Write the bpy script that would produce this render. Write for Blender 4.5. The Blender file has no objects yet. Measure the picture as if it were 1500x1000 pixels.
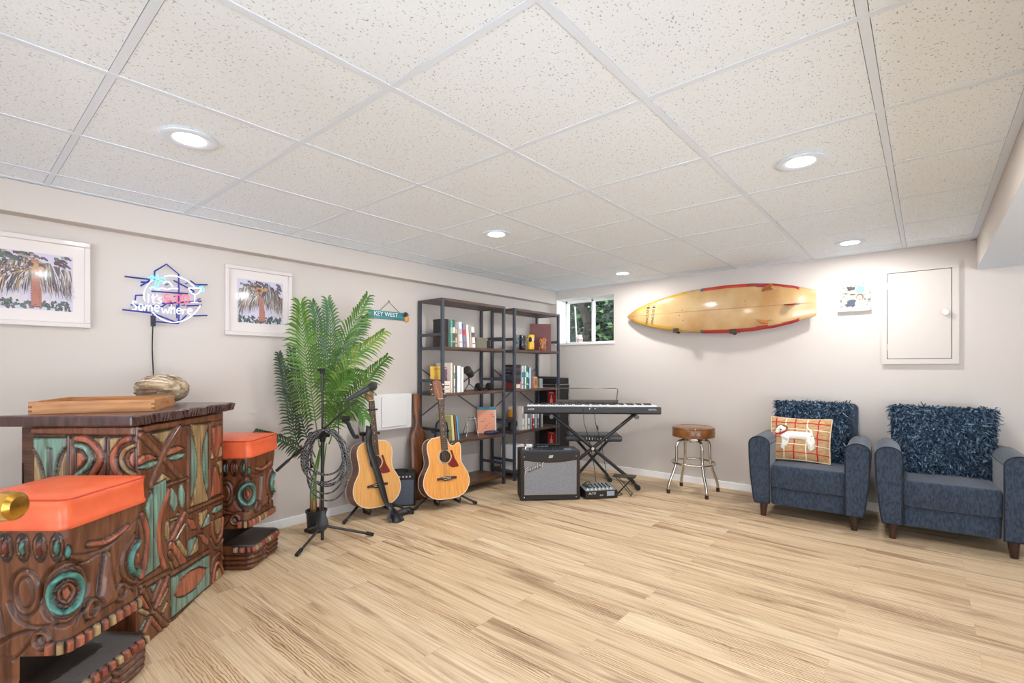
import bpy, math, random
import numpy as np
from mathutils import Vector, Matrix
COL = bpy.context.scene.collection
PI = math.pi
RN = random.Random(11)
CAM = Vector((3.4965, -4.8372, 1.1397)); YAW = 0.7036
LAT = (math.cos(YAW), math.sin(YAW)); DEP = (-math.sin(YAW), math.cos(YAW))
def W(lat, d, z=0.0):
    'point from distances measured across and along the diagonal of the room'
    return Vector((CAM.x + lat*LAT[0] + d*DEP[0], CAM.y + lat*LAT[1] + d*DEP[1], z))

# ---------------------------------------------------------------- materials
def lin(c):
    c = [x/255.0 for x in c]
    return [x/12.92 if x <= .04045 else ((x+.055)/1.055)**2.4 for x in c]
def rgba(c): return lin(c) + [1.0]
_M = {}
def mat(name, col, rough=.5, metal=0., col2=None, ns=8., st=(1, 1, 1), detail=4., lo=.35, hi=.65,
        bump=0., bs=80., bst=None, emit=0., coat=0., attr=False, spec=.5, sheen=0., dist=0.):
    if name in _M: return _M[name]
    m = bpy.data.materials.new(name); m.use_nodes = True
    nt = m.node_tree; N = nt.nodes; L = nt.links; b = N['Principled BSDF']
    b.inputs['Base Color'].default_value = rgba(col); b.inputs['Roughness'].default_value = rough
    b.inputs['Metallic'].default_value = metal; b.inputs['Specular IOR Level'].default_value = spec
    b.inputs['Coat Weight'].default_value = coat; b.inputs['Coat Roughness'].default_value = .08
    if sheen: b.inputs['Sheen Weight'].default_value = sheen
    tc = N.new('ShaderNodeTexCoord')
    def noise(scale, stretch, det, d=0.):
        mp = N.new('ShaderNodeMapping'); mp.inputs['Scale'].default_value = stretch
        L.new(tc.outputs['Object'], mp.inputs['Vector'])
        n = N.new('ShaderNodeTexNoise'); n.inputs['Scale'].default_value = scale; n.inputs['Detail'].default_value = det
        n.inputs['Distortion'].default_value = d
        L.new(mp.outputs['Vector'], n.inputs['Vector']); return n
    src = None
    if attr:
        a = N.new('ShaderNodeAttribute'); a.attribute_name = 'Col'; src = a.outputs['Color']
    if col2 is not None:
        n = noise(ns, st, detail, dist)
        mr = N.new('ShaderNodeMapRange'); mr.inputs['From Min'].default_value = lo; mr.inputs['From Max'].default_value = hi
        L.new(n.outputs['Fac'], mr.inputs['Value'])
        mx = N.new('ShaderNodeMix'); mx.data_type = 'RGBA'
        L.new(mr.outputs['Result'], mx.inputs['Factor'])
        if attr:
            mx.blend_type = 'MULTIPLY'; L.new(src, mx.inputs['A']); mx.inputs['B'].default_value = rgba(col2)
        else:
            mx.inputs['A'].default_value = rgba(col); mx.inputs['B'].default_value = rgba(col2)
        src = mx.outputs['Result']
    if src is not None: L.new(src, b.inputs['Base Color'])
    if bump:
        n = noise(bs, bst or st, 3.)
        bp = N.new('ShaderNodeBump'); bp.inputs['Strength'].default_value = bump; bp.inputs['Distance'].default_value = .004
        L.new(n.outputs['Fac'], bp.inputs['Height']); L.new(bp.outputs['Normal'], b.inputs['Normal'])
    if emit:
        b.inputs['Emission Color'].default_value = rgba(col); b.inputs['Emission Strength'].default_value = emit
    _M[name] = m
    return m

# ---------------------------------------------------------------- mesh builder
def frame(o=(0, 0, 0), x=(1, 0, 0), y=(0, 1, 0)):
    x = Vector(x).normalized(); y = Vector(y); y = (y - x*y.dot(x)).normalized(); z = x.cross(y)
    m = Matrix((x, y, z)).transposed().to_4x4(); m.translation = Vector(o); return m
def T(x=0, y=0, z=0): return Matrix.Translation((x, y, z))
def Rx(a): return Matrix.Rotation(math.radians(a), 4, 'X')
def Ry(a): return Matrix.Rotation(math.radians(a), 4, 'Y')
def Rz(a): return Matrix.Rotation(math.radians(a), 4, 'Z')
def smooth_pts(pts, k=6, closed=False):
    'Catmull-Rom through points'
    P = [Vector(p) for p in pts]; n = len(P); out = []
    if n < 3: return P
    rng = range(n if closed else n-1)
    for i in rng:
        if closed: a, b, c, d = P[(i-1) % n], P[i], P[(i+1) % n], P[(i+2) % n]
        else: a, b, c, d = P[max(i-1, 0)], P[i], P[i+1], P[min(i+2, n-1)]
        for j in range(k):
            t = j/k; t2 = t*t; t3 = t2*t
            out.append(.5*((2*b) + (c-a)*t + (2*a-5*b+4*c-d)*t2 + (3*b-a-3*c+d)*t3))
    if not closed: out.append(P[-1])
    return out
def smooth_pts2(pts, k=5):
    return [(p.x, p.y) for p in smooth_pts([(a, b, 0) for a, b in pts], k)]
_TX = {}
def text_data(s):
    if s in _TX: return _TX[s]
    cu = bpy.data.curves.new('txt', 'FONT'); cu.body = s; cu.size = 1; cu.align_x = 'CENTER'; cu.align_y = 'CENTER'; cu.resolution_u = 3
    o = bpy.data.objects.new('txt', cu); COL.objects.link(o)
    dg = bpy.context.evaluated_depsgraph_get(); me = bpy.data.meshes.new_from_object(o.evaluated_get(dg))
    d = ([v.co.copy() for v in me.vertices], [tuple(p.vertices) for p in me.polygons])
    bpy.data.objects.remove(o); bpy.data.meshes.remove(me); bpy.data.curves.remove(cu)
    _TX[s] = d; return d
class MB:
    def __init__(s): s.v = []; s.f = []; s.m = []; s.col = None
    def add(s, vs, fs, m=0, M=None):
        o = len(s.v)
        s.v += [tuple(M @ Vector(p)) for p in vs] if M is not None else [tuple(p) for p in vs]
        s.f += [tuple(i+o for i in f) for f in fs]; s.m += [m]*len(fs); return s
    def box(s, c, d, m=0, M=None, taper=1., tx=None, ty=None):
        x, y, z = [k/2 for k in d]; tx = taper if tx is None else tx; ty = taper if ty is None else ty
        vs = [(c[0]+i*x*(tx if k > 0 else 1), c[1]+j*y*(ty if k > 0 else 1), c[2]+k*z) for k in (-1, 1) for i, j in ((-1, -1), (1, -1), (1, 1), (-1, 1))]
        return s.add(vs, [(3, 2, 1, 0), (4, 5, 6, 7), (0, 1, 5, 4), (1, 2, 6, 5), (2, 3, 7, 6), (3, 0, 4, 7)], m, M)
    def rings(s, R_, m=0, M=None, caps=True, closed=False, wrap=True):
        n = len(R_[0]); vs = [p for r in R_ for p in r]; fs = []; k = len(R_)
        for i in range(k if closed else k-1):
            a = i*n; b = ((i+1) % k)*n
            for j in range(n if wrap else n-1):
                q = (j+1) % n; fs.append((a+j, a+q, b+q, b+j))
        if caps and not closed:
            fs.append(tuple(range(n-1, -1, -1))); fs.append(tuple((k-1)*n+j for j in range(n)))
        return s.add(vs, fs, m, M)
    def tube(s, pts, r, n=8, m=0, closed=False, M=None, caps=True, flat=None):
        P = [Vector(p) for p in pts]; k = len(P); rr = r if isinstance(r, (list, tuple)) else [r]*k
        tang = []
        for i in range(k):
            a = P[(i-1) % k] if (closed or i > 0) else P[i]; b = P[(i+1) % k] if (closed or i < k-1) else P[i]
            t = (b-a); tang.append(t.normalized() if t.length > 1e-9 else Vector((0, 0, 1)))
        u = tang[0].orthogonal().normalized(); R_ = []
        for i in range(k):
            u = (u - tang[i]*u.dot(tang[i])); u = u.normalized() if u.length > 1e-6 else tang[i].orthogonal().normalized()
            w = tang[i].cross(u)
            R_.append([P[i] + (u*math.cos(2*PI*j/n) + w*math.sin(2*PI*j/n))*rr[i] for j in range(n)])
        return s.rings(R_, m, M, caps, closed)
    def cyl(s, a, b, r0, r1=None, n=16, m=0, M=None): return s.tube([a, b], [r0, r0 if r1 is None else r1], n, m, M=M)
    def lathe(s, prof, n=24, m=0, M=None, caps=True, sx=1., sy=1.):
        return s.rings([[(r*math.cos(2*PI*j/n)*sx, r*math.sin(2*PI*j/n)*sy, z) for j in range(n)] for r, z in prof], m, M, caps)
    def prism(s, poly, h, m=0, M=None, z0=0., ms=None):
        n = len(poly); vs = [(x, y, z0) for x, y in poly] + [(x, y, z0+h) for x, y in poly]
        a = sum(poly[i][0]*poly[(i+1) % n][1]-poly[(i+1) % n][0]*poly[i][1] for i in range(n))
        fr_ = list(range(n)); o = fr_ if a > 0 else fr_[::-1]
        s.add(vs, [tuple(i+n for i in o), tuple(o[::-1])], m, M)
        off = len(s.v)-2*n
        for i in range(n):
            p, q = o[i], o[(i+1) % n]
            s.f.append((off+p, off+q, off+q+n, off+p+n)); s.m.append(m if ms is None else ms)
        return s
    def ell(s, c, r, n=16, k=10, m=0, M=None, e=1.):
        def sp(x): return math.copysign(abs(x)**e, x)
        R_ = []
        for i in range(k+1):
            a = -PI/2 + PI*i/k; cz = max(math.cos(a), 1e-3)
            R_.append([(c[0]+r[0]*sp(cz)*sp(math.cos(2*PI*j/n)), c[1]+r[1]*sp(cz)*sp(math.sin(2*PI*j/n)), c[2]+r[2]*sp(math.sin(a))) for j in range(n)])
        return s.rings(R_, m, M)
    def grid(s, fn, nu, nv, m=0, M=None):
        vs = [fn(i/nu, j/nv) for i in range(nu+1) for j in range(nv+1)]
        fs = [(i*(nv+1)+j, (i+1)*(nv+1)+j, (i+1)*(nv+1)+j+1, i*(nv+1)+j+1) for i in range(nu) for j in range(nv)]
        return s.add(vs, fs, m, M)
    def ribbon(s, pts, ws, up, m=0, M=None):
        P = [Vector(p) for p in pts]; k = len(P); up = Vector(up); vs = []
        for i in range(k):
            t = (P[min(i+1, k-1)]-P[max(i-1, 0)]).normalized(); sd = t.cross(up); sd = sd.normalized() if sd.length > 1e-6 else t.orthogonal().normalized()
            vs += [P[i]-sd*ws[i]/2, P[i]+sd*ws[i]/2]
        return s.add(vs, [(2*i, 2*i+1, 2*i+3, 2*i+2) for i in range(k-1)], m, M)
    def text(s, t, size, M, m=0, h=0., shear=0.):
        vs, fs = text_data(t); vs = [(v.x*size+v.y*size*shear, v.y*size, h) for v in vs]
        return s.add(vs, fs, m, M)
    def build(s, name, mats, parent=None, bevel=0., seg=2, smooth=35, sub=0, solid=0.):
        me = bpy.data.meshes.new(name); me.from_pydata(s.v, [], s.f); me.update()
        for k in (mats if isinstance(mats, (list, tuple)) else [mats]): me.materials.append(k)
        me.polygons.foreach_set('material_index', s.m)
        if smooth:
            me.polygons.foreach_set('use_smooth', [True]*len(me.polygons))
            if smooth < 180: me.set_sharp_from_angle(angle=math.radians(smooth))
        if s.col is not None:
            at = me.color_attributes.new('Col', 'FLOAT_COLOR', 'POINT'); at.data.foreach_set('color', np.asarray(s.col, dtype=np.float32).ravel())
        o = bpy.data.objects.new(name, me); COL.objects.link(o)
        if parent is not None: o.parent = parent
        if solid:
            md = o.modifiers.new('s', 'SOLIDIFY'); md.thickness = solid; md.offset = 0
        if bevel:
            md = o.modifiers.new('b', 'BEVEL'); md.width = bevel; md.segments = seg; md.limit_method = 'ANGLE'; md.angle_limit = math.radians(40); md.harden_normals = False
        if sub:
            md = o.modifiers.new('u', 'SUBSURF'); md.levels = sub; md.render_levels = sub
        return o
def thing(name, label, cat, loc=(0, 0, 0), rz=0., group=None):
    o = bpy.data.objects.new(name, None); COL.objects.link(o); o.empty_display_size = .05
    o.location = loc; o.rotation_euler = (0, 0, math.radians(rz)); return tag(o, label, cat, group)
def tag(o, label, cat, group=None, kind=None):
    o['label'] = label; o['category'] = cat
    if group: o['group'] = group
    if kind: o['kind'] = kind
    return o
def struct(o): o['kind'] = 'structure'; return o
def place(o, loc, rz=0.): o.location = loc; o.rotation_euler = (0, 0, math.radians(rz)); return o
def copy_tree(o, parent=None):
    c = o.copy(); COL.objects.link(c)
    if parent is not None: c.parent = parent
    for ch in list(o.children): copy_tree(ch, c)
    return c
FACE_B=[('b',0,[(-0.017,0.876),(-0.013,0.903),(0.719,0.897),(0.726,0.856)]),('b',0.03,[(0.012,0.869),(0.152,0.758),(0.318,0.622)]),('b',0.03,[(0.296,0.863),(0.156,0.757),(0.077,0.646)]),('c',0,[(0.077,0.863),(0.239,0.864),(0.158,0.811)]),('c',0,[(0.093,0.636),(0.161,0.681),(0.235,0.638)]),('t',0,[(-0.013,0.74),(0.055,0.747),(0.13,0.745),(0.109,0.725),(0.055,0.72),(0.004,0.731)]),('o',0,[(-0.025,0.763),(0.021,0.785),(0.068,0.781),(0.13,0.75),(0.055,0.752),(-0.004,0.747)]),('t',0,[(0.194,0.741),(0.268,0.744),(0.346,0.74),(0.326,0.72),(0.271,0.717),(0.211,0.729)]),('o',0,[(0.186,0.763),(0.228,0.78),(0.29,0.779),(0.346,0.758),(0.268,0.751),(0.188,0.749)]),('b',0,[(0.363,0.861),(0.385,0.86),(0.375,0.46),(0.352,0.464)]),('c',0,[(0.395,0.866),(0.566,0.851),(0.505,0.756),(0.495,0.667),(0.512,0.572),(0.562,0.463),(0.559,0.449),(0.396,0.468),(0.444,0.587),(0.454,0.674),(0.439,0.766)]),('t',0,[(0.398,0.82),(0.429,0.762),(0.449,0.675),(0.435,0.576),(0.398,0.504)]),('t',0,[(0.562,0.821),(0.521,0.747),(0.505,0.665),(0.521,0.576),(0.559,0.494)]),('b',0,[(0.575,0.852),(0.592,0.851),(0.592,0.452),(0.573,0.454)]),('o',0,[(0.615,0.825),(0.714,0.827),(0.711,0.739),(0.651,0.657),(0.626,0.737)]),('c',0,[(0.716,0.72),(0.722,0.652),(0.676,0.654)]),('o',0,[(0.596,0.459),(0.629,0.586),(0.648,0.617),(0.696,0.53),(0.711,0.455)]),('c',0,[(0.596,0.722),(0.629,0.655),(0.598,0.66)]),('c',0,[(0.666,0.634),(0.719,0.634),(0.716,0.553)]),('b',0.022,[(0.369,0.453),(0.559,0.441),(0.742,0.429)]),('t',0,[(0.608,0.376),(0.644,0.398),(0.729,0.39),(0.719,0.365),(0.651,0.358)]),('b',0.016,[(0.077,0.622),(0.206,0.621),(0.358,0.613)]),('t',0,[(0.057,0.592),(0.087,0.626),(0.087,0.286),(0.012,0.288),(0.059,0.378),(0.062,0.501),(0.038,0.562)]),('t',0,[(0.097,0.641),(0.181,0.653),(0.187,0.569),(0.128,0.499),(0.115,0.412),(0.138,0.29),(0.094,0.285)]),('o',0.032,[(0.209,0.589),(0.149,0.518),(0.128,0.45),(0.138,0.348),(0.176,0.268)]),('o',0.028,[(0.017,0.542),(0.05,0.464),(0.046,0.383),(0.015,0.296)]),('b',0.022,[(-0.004,0.528),(0.012,0.448),(-0.004,0.355)]),('t',0,[(0.232,0.603),(0.267,0.562),(0.278,0.519),(0.249,0.488),(0.22,0.529),(0.217,0.568)]),('t',0,[(0.309,0.604),(0.34,0.556),(0.334,0.504),(0.315,0.479),(0.29,0.529),(0.29,0.575)]),('c',0,[(0.198,0.472),(0.209,0.424),(0.206,0.355),(0.181,0.401),(0.181,0.445)]),('o',0.022,[(0.34,0.455),(0.284,0.412),(0.224,0.364)]),('b',0.022,[(0.284,0.465),(0.22,0.414)]),('c',0.012,[(0.356,0.406),(0.267,0.356)]),('c',0.012,[(0.272,0.452),(0.228,0.456)]),('o',0.045,[(0.228,0.34),(0.272,0.291),(0.327,0.231)]),('c',0.03,[(0.287,0.335),(0.346,0.264)]),('b',0.03,[(0.217,0.312),(0.272,0.239)]),('c',0.012,[(0.22,0.273),(0.237,0.237)]),('b',0.012,[(0.359,0.449),(0.359,0.238)]),('o',0,[(0.365,0.424),(0.418,0.4),(0.455,0.342),(0.405,0.356),(0.369,0.395)]),('c',0,[(0.473,0.416),(0.565,0.412),(0.494,0.334),(0.48,0.363)]),('t',0,[(0.576,0.389),(0.579,0.326),(0.499,0.327)]),('t',0,[(0.365,0.314),(0.449,0.311),(0.372,0.233)]),('c',0,[(0.459,0.306),(0.466,0.231),(0.385,0.232)]),('o',0,[(0.473,0.312),(0.523,0.295),(0.568,0.254),(0.565,0.222),(0.509,0.26)]),('b',0.024,[(0.217,0.217),(0.576,0.188)]),('b',0.022,[(0.01,0.254),(0.209,0.233)]),('t',0,[(0.224,0.196),(0.578,0.17),(0.578,0.009),(0.228,0.018)]),('o',0,[(0.243,0.118),(0.296,0.157),(0.372,0.165),(0.466,0.151),(0.547,0.111),(0.509,0.079),(0.425,0.059),(0.334,0.067),(0.272,0.09)]),('b',0,[(0.224,-0.007),(0.226,0.011),(0.584,-0.003),(0.584,-0.02)]),('c',0,[(0.639,0.329),(0.713,0.323),(0.705,0.253),(0.668,0.242),(0.639,0.275)]),('o',0.022,[(0.607,0.327),(0.623,0.258),(0.668,0.208),(0.722,0.236),(0.734,0.311)]),('b',0.02,[(0.591,0.246),(0.663,0.171),(0.744,0.193)]),('c',0,[(0.639,-0.007),(0.655,0.048),(0.693,0.057),(0.718,0.013),(0.718,-0.03)]),('o',0.02,[(0.615,-0.007),(0.639,0.07),(0.688,0.087),(0.73,0.032),(0.744,-0.029)]),('b',0.018,[(0.599,0.071),(0.631,0.126),(0.696,0.132),(0.742,0.083)]),('b',0.022,[(0.149,0.22),(0.092,0.161)]),('o',0.022,[(0.201,0.211),(0.105,0.123)]),('c',0.012,[(0.201,0.16),(0.138,0.12)]),('t',0,[(0.072,0.23),(0.115,0.223),(0.087,0.196)]),('b',0.03,[(0.019,0.236),(0.072,0.128)]),('o',0.02,[(0.01,0.211),(0.057,0.136)]),('b',0.028,[(0.097,0.104),(0.198,-0.003)]),('o',0.02,[(0.077,0.096),(0.16,-0.011)]),('o',0.022,[(0.077,0.096),(0.029,0.056)]),('c',0.02,[(0.01,0.159),(0.053,0.126)]),('t',0.012,[(0.01,0.084),(0.038,0.104)]),('c',0.014,[(0.192,0.101),(0.16,0.079)]),]
FACE_A=[('b',0,[(0.463,0.903),(0.01,0.907),(0.01,0.866),(0.463,0.874)]),('b',0,[(0.463,0.861),(0.435,0.861),(0.435,0.422),(0.463,0.422)]),('t',0,[(0.415,0.86),(0.285,0.86),(0.285,0.822),(0.306,0.795),(0.319,0.756),(0.328,0.694),(0.339,0.69),(0.339,0.817),(0.351,0.817),(0.351,0.686),(0.363,0.69),(0.374,0.747),(0.393,0.791),(0.414,0.822)]),('c',0,[(0.412,0.8),(0.391,0.76),(0.374,0.708),(0.369,0.651),(0.412,0.646)]),('c',0,[(0.284,0.813),(0.284,0.651),(0.321,0.651),(0.314,0.708),(0.303,0.76)]),('b',0,[(0.272,0.861),(0.251,0.861),(0.251,0.422),(0.272,0.422)]),('o',0,[(0.241,0.806),(0.218,0.8),(0.205,0.773),(0.218,0.747),(0.241,0.729)]),('t',0.0224,[(0.241,0.828),(0.207,0.817),(0.186,0.778),(0.2,0.743),(0.24,0.71)]),('o',0.028,[(0.241,0.856),(0.194,0.848),(0.152,0.8),(0.152,0.76),(0.181,0.708)]),('c',0,[(0.181,0.861),(0.132,0.861),(0.132,0.8),(0.148,0.83)]),('b',0,[(0.121,0.861),(0.114,0.861),(0.114,0.422),(0.121,0.422)]),('o',0.028,[(0.036,0.854),(0.075,0.835),(0.097,0.782),(0.089,0.734),(0.071,0.708)]),('c',0.0196,[(0.014,0.828),(0.049,0.808),(0.064,0.773),(0.049,0.734),(0.014,0.712)]),('o',0,[(0.011,0.808),(0.025,0.795),(0.032,0.773),(0.025,0.749),(0.011,0.734)]),('c',0,[(0.11,0.86),(0.062,0.86),(0.097,0.813),(0.108,0.795)]),]
NEON=[('w',[(-3.965,1.68),(-3.928,1.691),(-3.886,1.686),(-3.847,1.669),(-3.81,1.639)]),('w',[(-4.021,1.65),(-4.045,1.623),(-4.06,1.586),(-4.065,1.552),(-4.058,1.525)]),('w',[(-4.025,1.464),(-3.993,1.435),(-3.953,1.415),(-3.911,1.412),(-3.864,1.428),(-3.821,1.463),(-3.79,1.502),(-3.777,1.528)]),('c',[(-4.005,1.648),(-4.01,1.623),(-4.001,1.603),(-3.992,1.597)]),('c',[(-3.985,1.65),(-3.995,1.635),(-3.998,1.613)]),('c',[(-4.041,1.662),(-4.025,1.674),(-4.009,1.669),(-4.003,1.66)]),('c',[(-4.033,1.649),(-4.019,1.662),(-4.005,1.659)]),('c',[(-4.005,1.686),(-3.997,1.673),(-4.001,1.658)]),('c',[(-3.993,1.659),(-3.975,1.671),(-3.959,1.659)]),('c',[(-3.989,1.65),(-3.975,1.652),(-3.972,1.639)]),('w',[(-3.971,1.638),(-3.957,1.652),(-3.94,1.648),(-3.924,1.627)]),('w',[(-4.037,1.601),(-4.021,1.61),(-4.001,1.6),(-3.977,1.61),(-3.953,1.604),(-3.928,1.614),(-3.896,1.616)]),('w',[(-3.841,1.627),(-3.776,1.633),(-3.782,1.609),(-3.801,1.592),(-3.825,1.599),(-3.841,1.627)]),('w',[(-3.808,1.589),(-3.808,1.546)]),('w',[(-3.828,1.54),(-3.79,1.545)]),('c',[(-3.788,1.634),(-3.776,1.645),(-3.763,1.638),(-3.758,1.621),(-3.77,1.613)]),('w',[(-4.042,1.567),(-4.044,1.516)]),('w',[(-4.02,1.568),(-4.021,1.526),(-4.011,1.519)]),('w',[(-4.029,1.549),(-4.009,1.551)]),('w',[(-4.001,1.567),(-4.004,1.555)]),('w',[(-3.979,1.552),(-3.991,1.551),(-3.995,1.541),(-3.981,1.533),(-3.985,1.522),(-3.997,1.521)]),('r',[(-3.939,1.574),(-3.96,1.571),(-3.962,1.549),(-3.948,1.555),(-3.938,1.543),(-3.944,1.529),(-3.963,1.524)]),('r',[(-3.922,1.561),(-3.922,1.556)]),('r',[(-3.922,1.535),(-3.922,1.53)]),('r',[(-3.88,1.557),(-3.882,1.545),(-3.887,1.536),(-3.893,1.532),(-3.9,1.534),(-3.905,1.542),(-3.907,1.554),(-3.905,1.566),(-3.9,1.575),(-3.893,1.579),(-3.887,1.577),(-3.882,1.569),(-3.88,1.557)]),('r',[(-3.838,1.562),(-3.84,1.549),(-3.845,1.54),(-3.852,1.536),(-3.859,1.539),(-3.864,1.547),(-3.866,1.559),(-3.864,1.571),(-3.859,1.58),(-3.852,1.584),(-3.845,1.582),(-3.84,1.573),(-3.838,1.562)]),('w',[(-4.101,1.511),(-4.106,1.52),(-4.116,1.514),(-4.114,1.5),(-4.102,1.49),(-4.103,1.473),(-4.119,1.472)]),('w',[(-4.068,1.488),(-4.069,1.48),(-4.073,1.473),(-4.078,1.471),(-4.083,1.473),(-4.086,1.478),(-4.088,1.486),(-4.086,1.495),(-4.083,1.501),(-4.078,1.504),(-4.073,1.502),(-4.069,1.496),(-4.068,1.488)]),('w',[(-4.06,1.47),(-4.057,1.501)]),('w',[(-4.058,1.491),(-4.049,1.502),(-4.043,1.493),(-4.044,1.471)]),('w',[(-4.043,1.491),(-4.033,1.501),(-4.026,1.492),(-4.027,1.471)]),('w',[(-4.013,1.484),(-3.989,1.494),(-3.993,1.501),(-3.999,1.504),(-4.005,1.503),(-4.01,1.498),(-4.014,1.49),(-4.014,1.482),(-4.011,1.475),(-4.005,1.471),(-3.999,1.471),(-3.993,1.475)]),('w',[(-3.977,1.492),(-3.969,1.464),(-3.959,1.486),(-3.948,1.463),(-3.938,1.503)]),('w',[(-3.93,1.518),(-3.931,1.463)]),('w',[(-3.93,1.489),(-3.917,1.499),(-3.913,1.486),(-3.914,1.463)]),('w',[(-3.901,1.482),(-3.88,1.486),(-3.882,1.493),(-3.887,1.498),(-3.892,1.498),(-3.897,1.495),(-3.901,1.488),(-3.902,1.479),(-3.9,1.472),(-3.896,1.466),(-3.891,1.465),(-3.885,1.468)]),('w',[(-3.871,1.494),(-3.871,1.465)]),('w',[(-3.87,1.487),(-3.86,1.495),(-3.854,1.492)]),('w',[(-3.845,1.486),(-3.823,1.489),(-3.825,1.497),(-3.83,1.501),(-3.835,1.502),(-3.841,1.498),(-3.844,1.491),(-3.845,1.483),(-3.844,1.475),(-3.839,1.47),(-3.834,1.468),(-3.828,1.471)])]
NEONBAR=[[(-4.148,1.657),(-4.027,1.656)],[(-4.159,1.468),(-4.023,1.461)],[(-3.825,1.678),(-3.796,1.656),(-3.731,1.664)],[(-3.809,1.461),(-3.731,1.47)],[(-4.074,1.635),(-4.023,1.639)],[(-4.076,1.611),(-4.027,1.655)],[(-4.007,1.658),(-4.007,1.708),(-3.948,1.759),(-3.885,1.708),(-3.885,1.415)],[(-4.023,1.588),(-3.836,1.595)],[(-3.971,1.521),(-3.764,1.557)],[(-4.019,1.461),(-3.887,1.41),(-3.844,1.463)],[(-4.101,1.522),(-4.097,1.556),(-4.062,1.56)],[(-3.913,1.666),(-3.805,1.614)],[(-4.12,1.499),(-3.971,1.502),(-3.938,1.534)],[(-4.015,1.411),(-4.015,1.461)],[(-3.896,1.519),(-3.896,1.439)],[(-3.844,1.519),(-3.762,1.532)],[(-4.007,1.411),(-3.887,1.409)]]
FRONDS=[('g',[(0.312,-3.133,0.591),(0.345,-3.19,0.856),(0.38,-3.245,1.11),(0.416,-3.3,1.332),(0.466,-3.343,1.532)],0.19,30),('b',[(0.303,-3.088,0.751),(0.326,-3.075,1.037),(0.341,-3.068,1.298),(0.346,-3.071,1.463),(0.336,-3.086,1.591)],0.15,26),('g',[(0.318,-3.075,0.751),(0.356,-3.036,1.108),(0.399,-2.993,1.323),(0.449,-2.944,1.466),(0.507,-2.889,1.62)],0.15,26),('y',[(0.355,-3.096,0.662),(0.409,-3.086,0.969),(0.519,-3.029,1.178),(0.628,-2.973,1.279),(0.735,-2.918,1.369)],0.13,26),('g',[(0.381,-3.101,0.618),(0.477,-3.065,0.855),(0.586,-3.019,0.972),(0.696,-2.971,1.11),(0.795,-2.933,1.199)],0.12,24),('d',[(0.235,-3.172,0.47),(0.177,-3.234,0.66),(0.158,-3.263,0.897),(0.136,-3.295,1.085),(0.121,-3.321,1.221)],0.11,26),('d',[(0.314,-3.183,0.482),(0.345,-3.256,0.569),(0.364,-3.338,0.631),(0.355,-3.444,0.695),(0.344,-3.551,0.744)],0.07,18),('g',[(0.352,-3.125,0.618),(0.442,-3.095,0.799),(0.537,-3.06,0.867),(0.624,-3.032,0.87),(0.689,-3.023,0.81)],0.12,18),('g',[(0.348,-3.102,0.662),(0.409,-3.076,0.922),(0.47,-3.051,1.039),(0.545,-3.014,1.095),(0.612,-2.983,1.095)],0.12,22),('g',[(0.273,-3.061,0.843),(0.325,-2.997,1.156),(0.371,-2.939,1.302),(0.402,-2.893,1.4),(0.437,-2.843,1.494)],0.12,24),('d',[(0.233,-3.121,0.51),(0.175,-3.17,0.701),(0.138,-3.201,0.917),(0.124,-3.214,1.108),(0.109,-3.226,1.251)],0.13,24),('b',[(0.239,-3.063,0.841),(0.227,-3.087,1.132),(0.229,-3.098,1.348),(0.231,-3.11,1.492),(0.219,-3.133,1.582)],0.13,24)]
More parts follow.
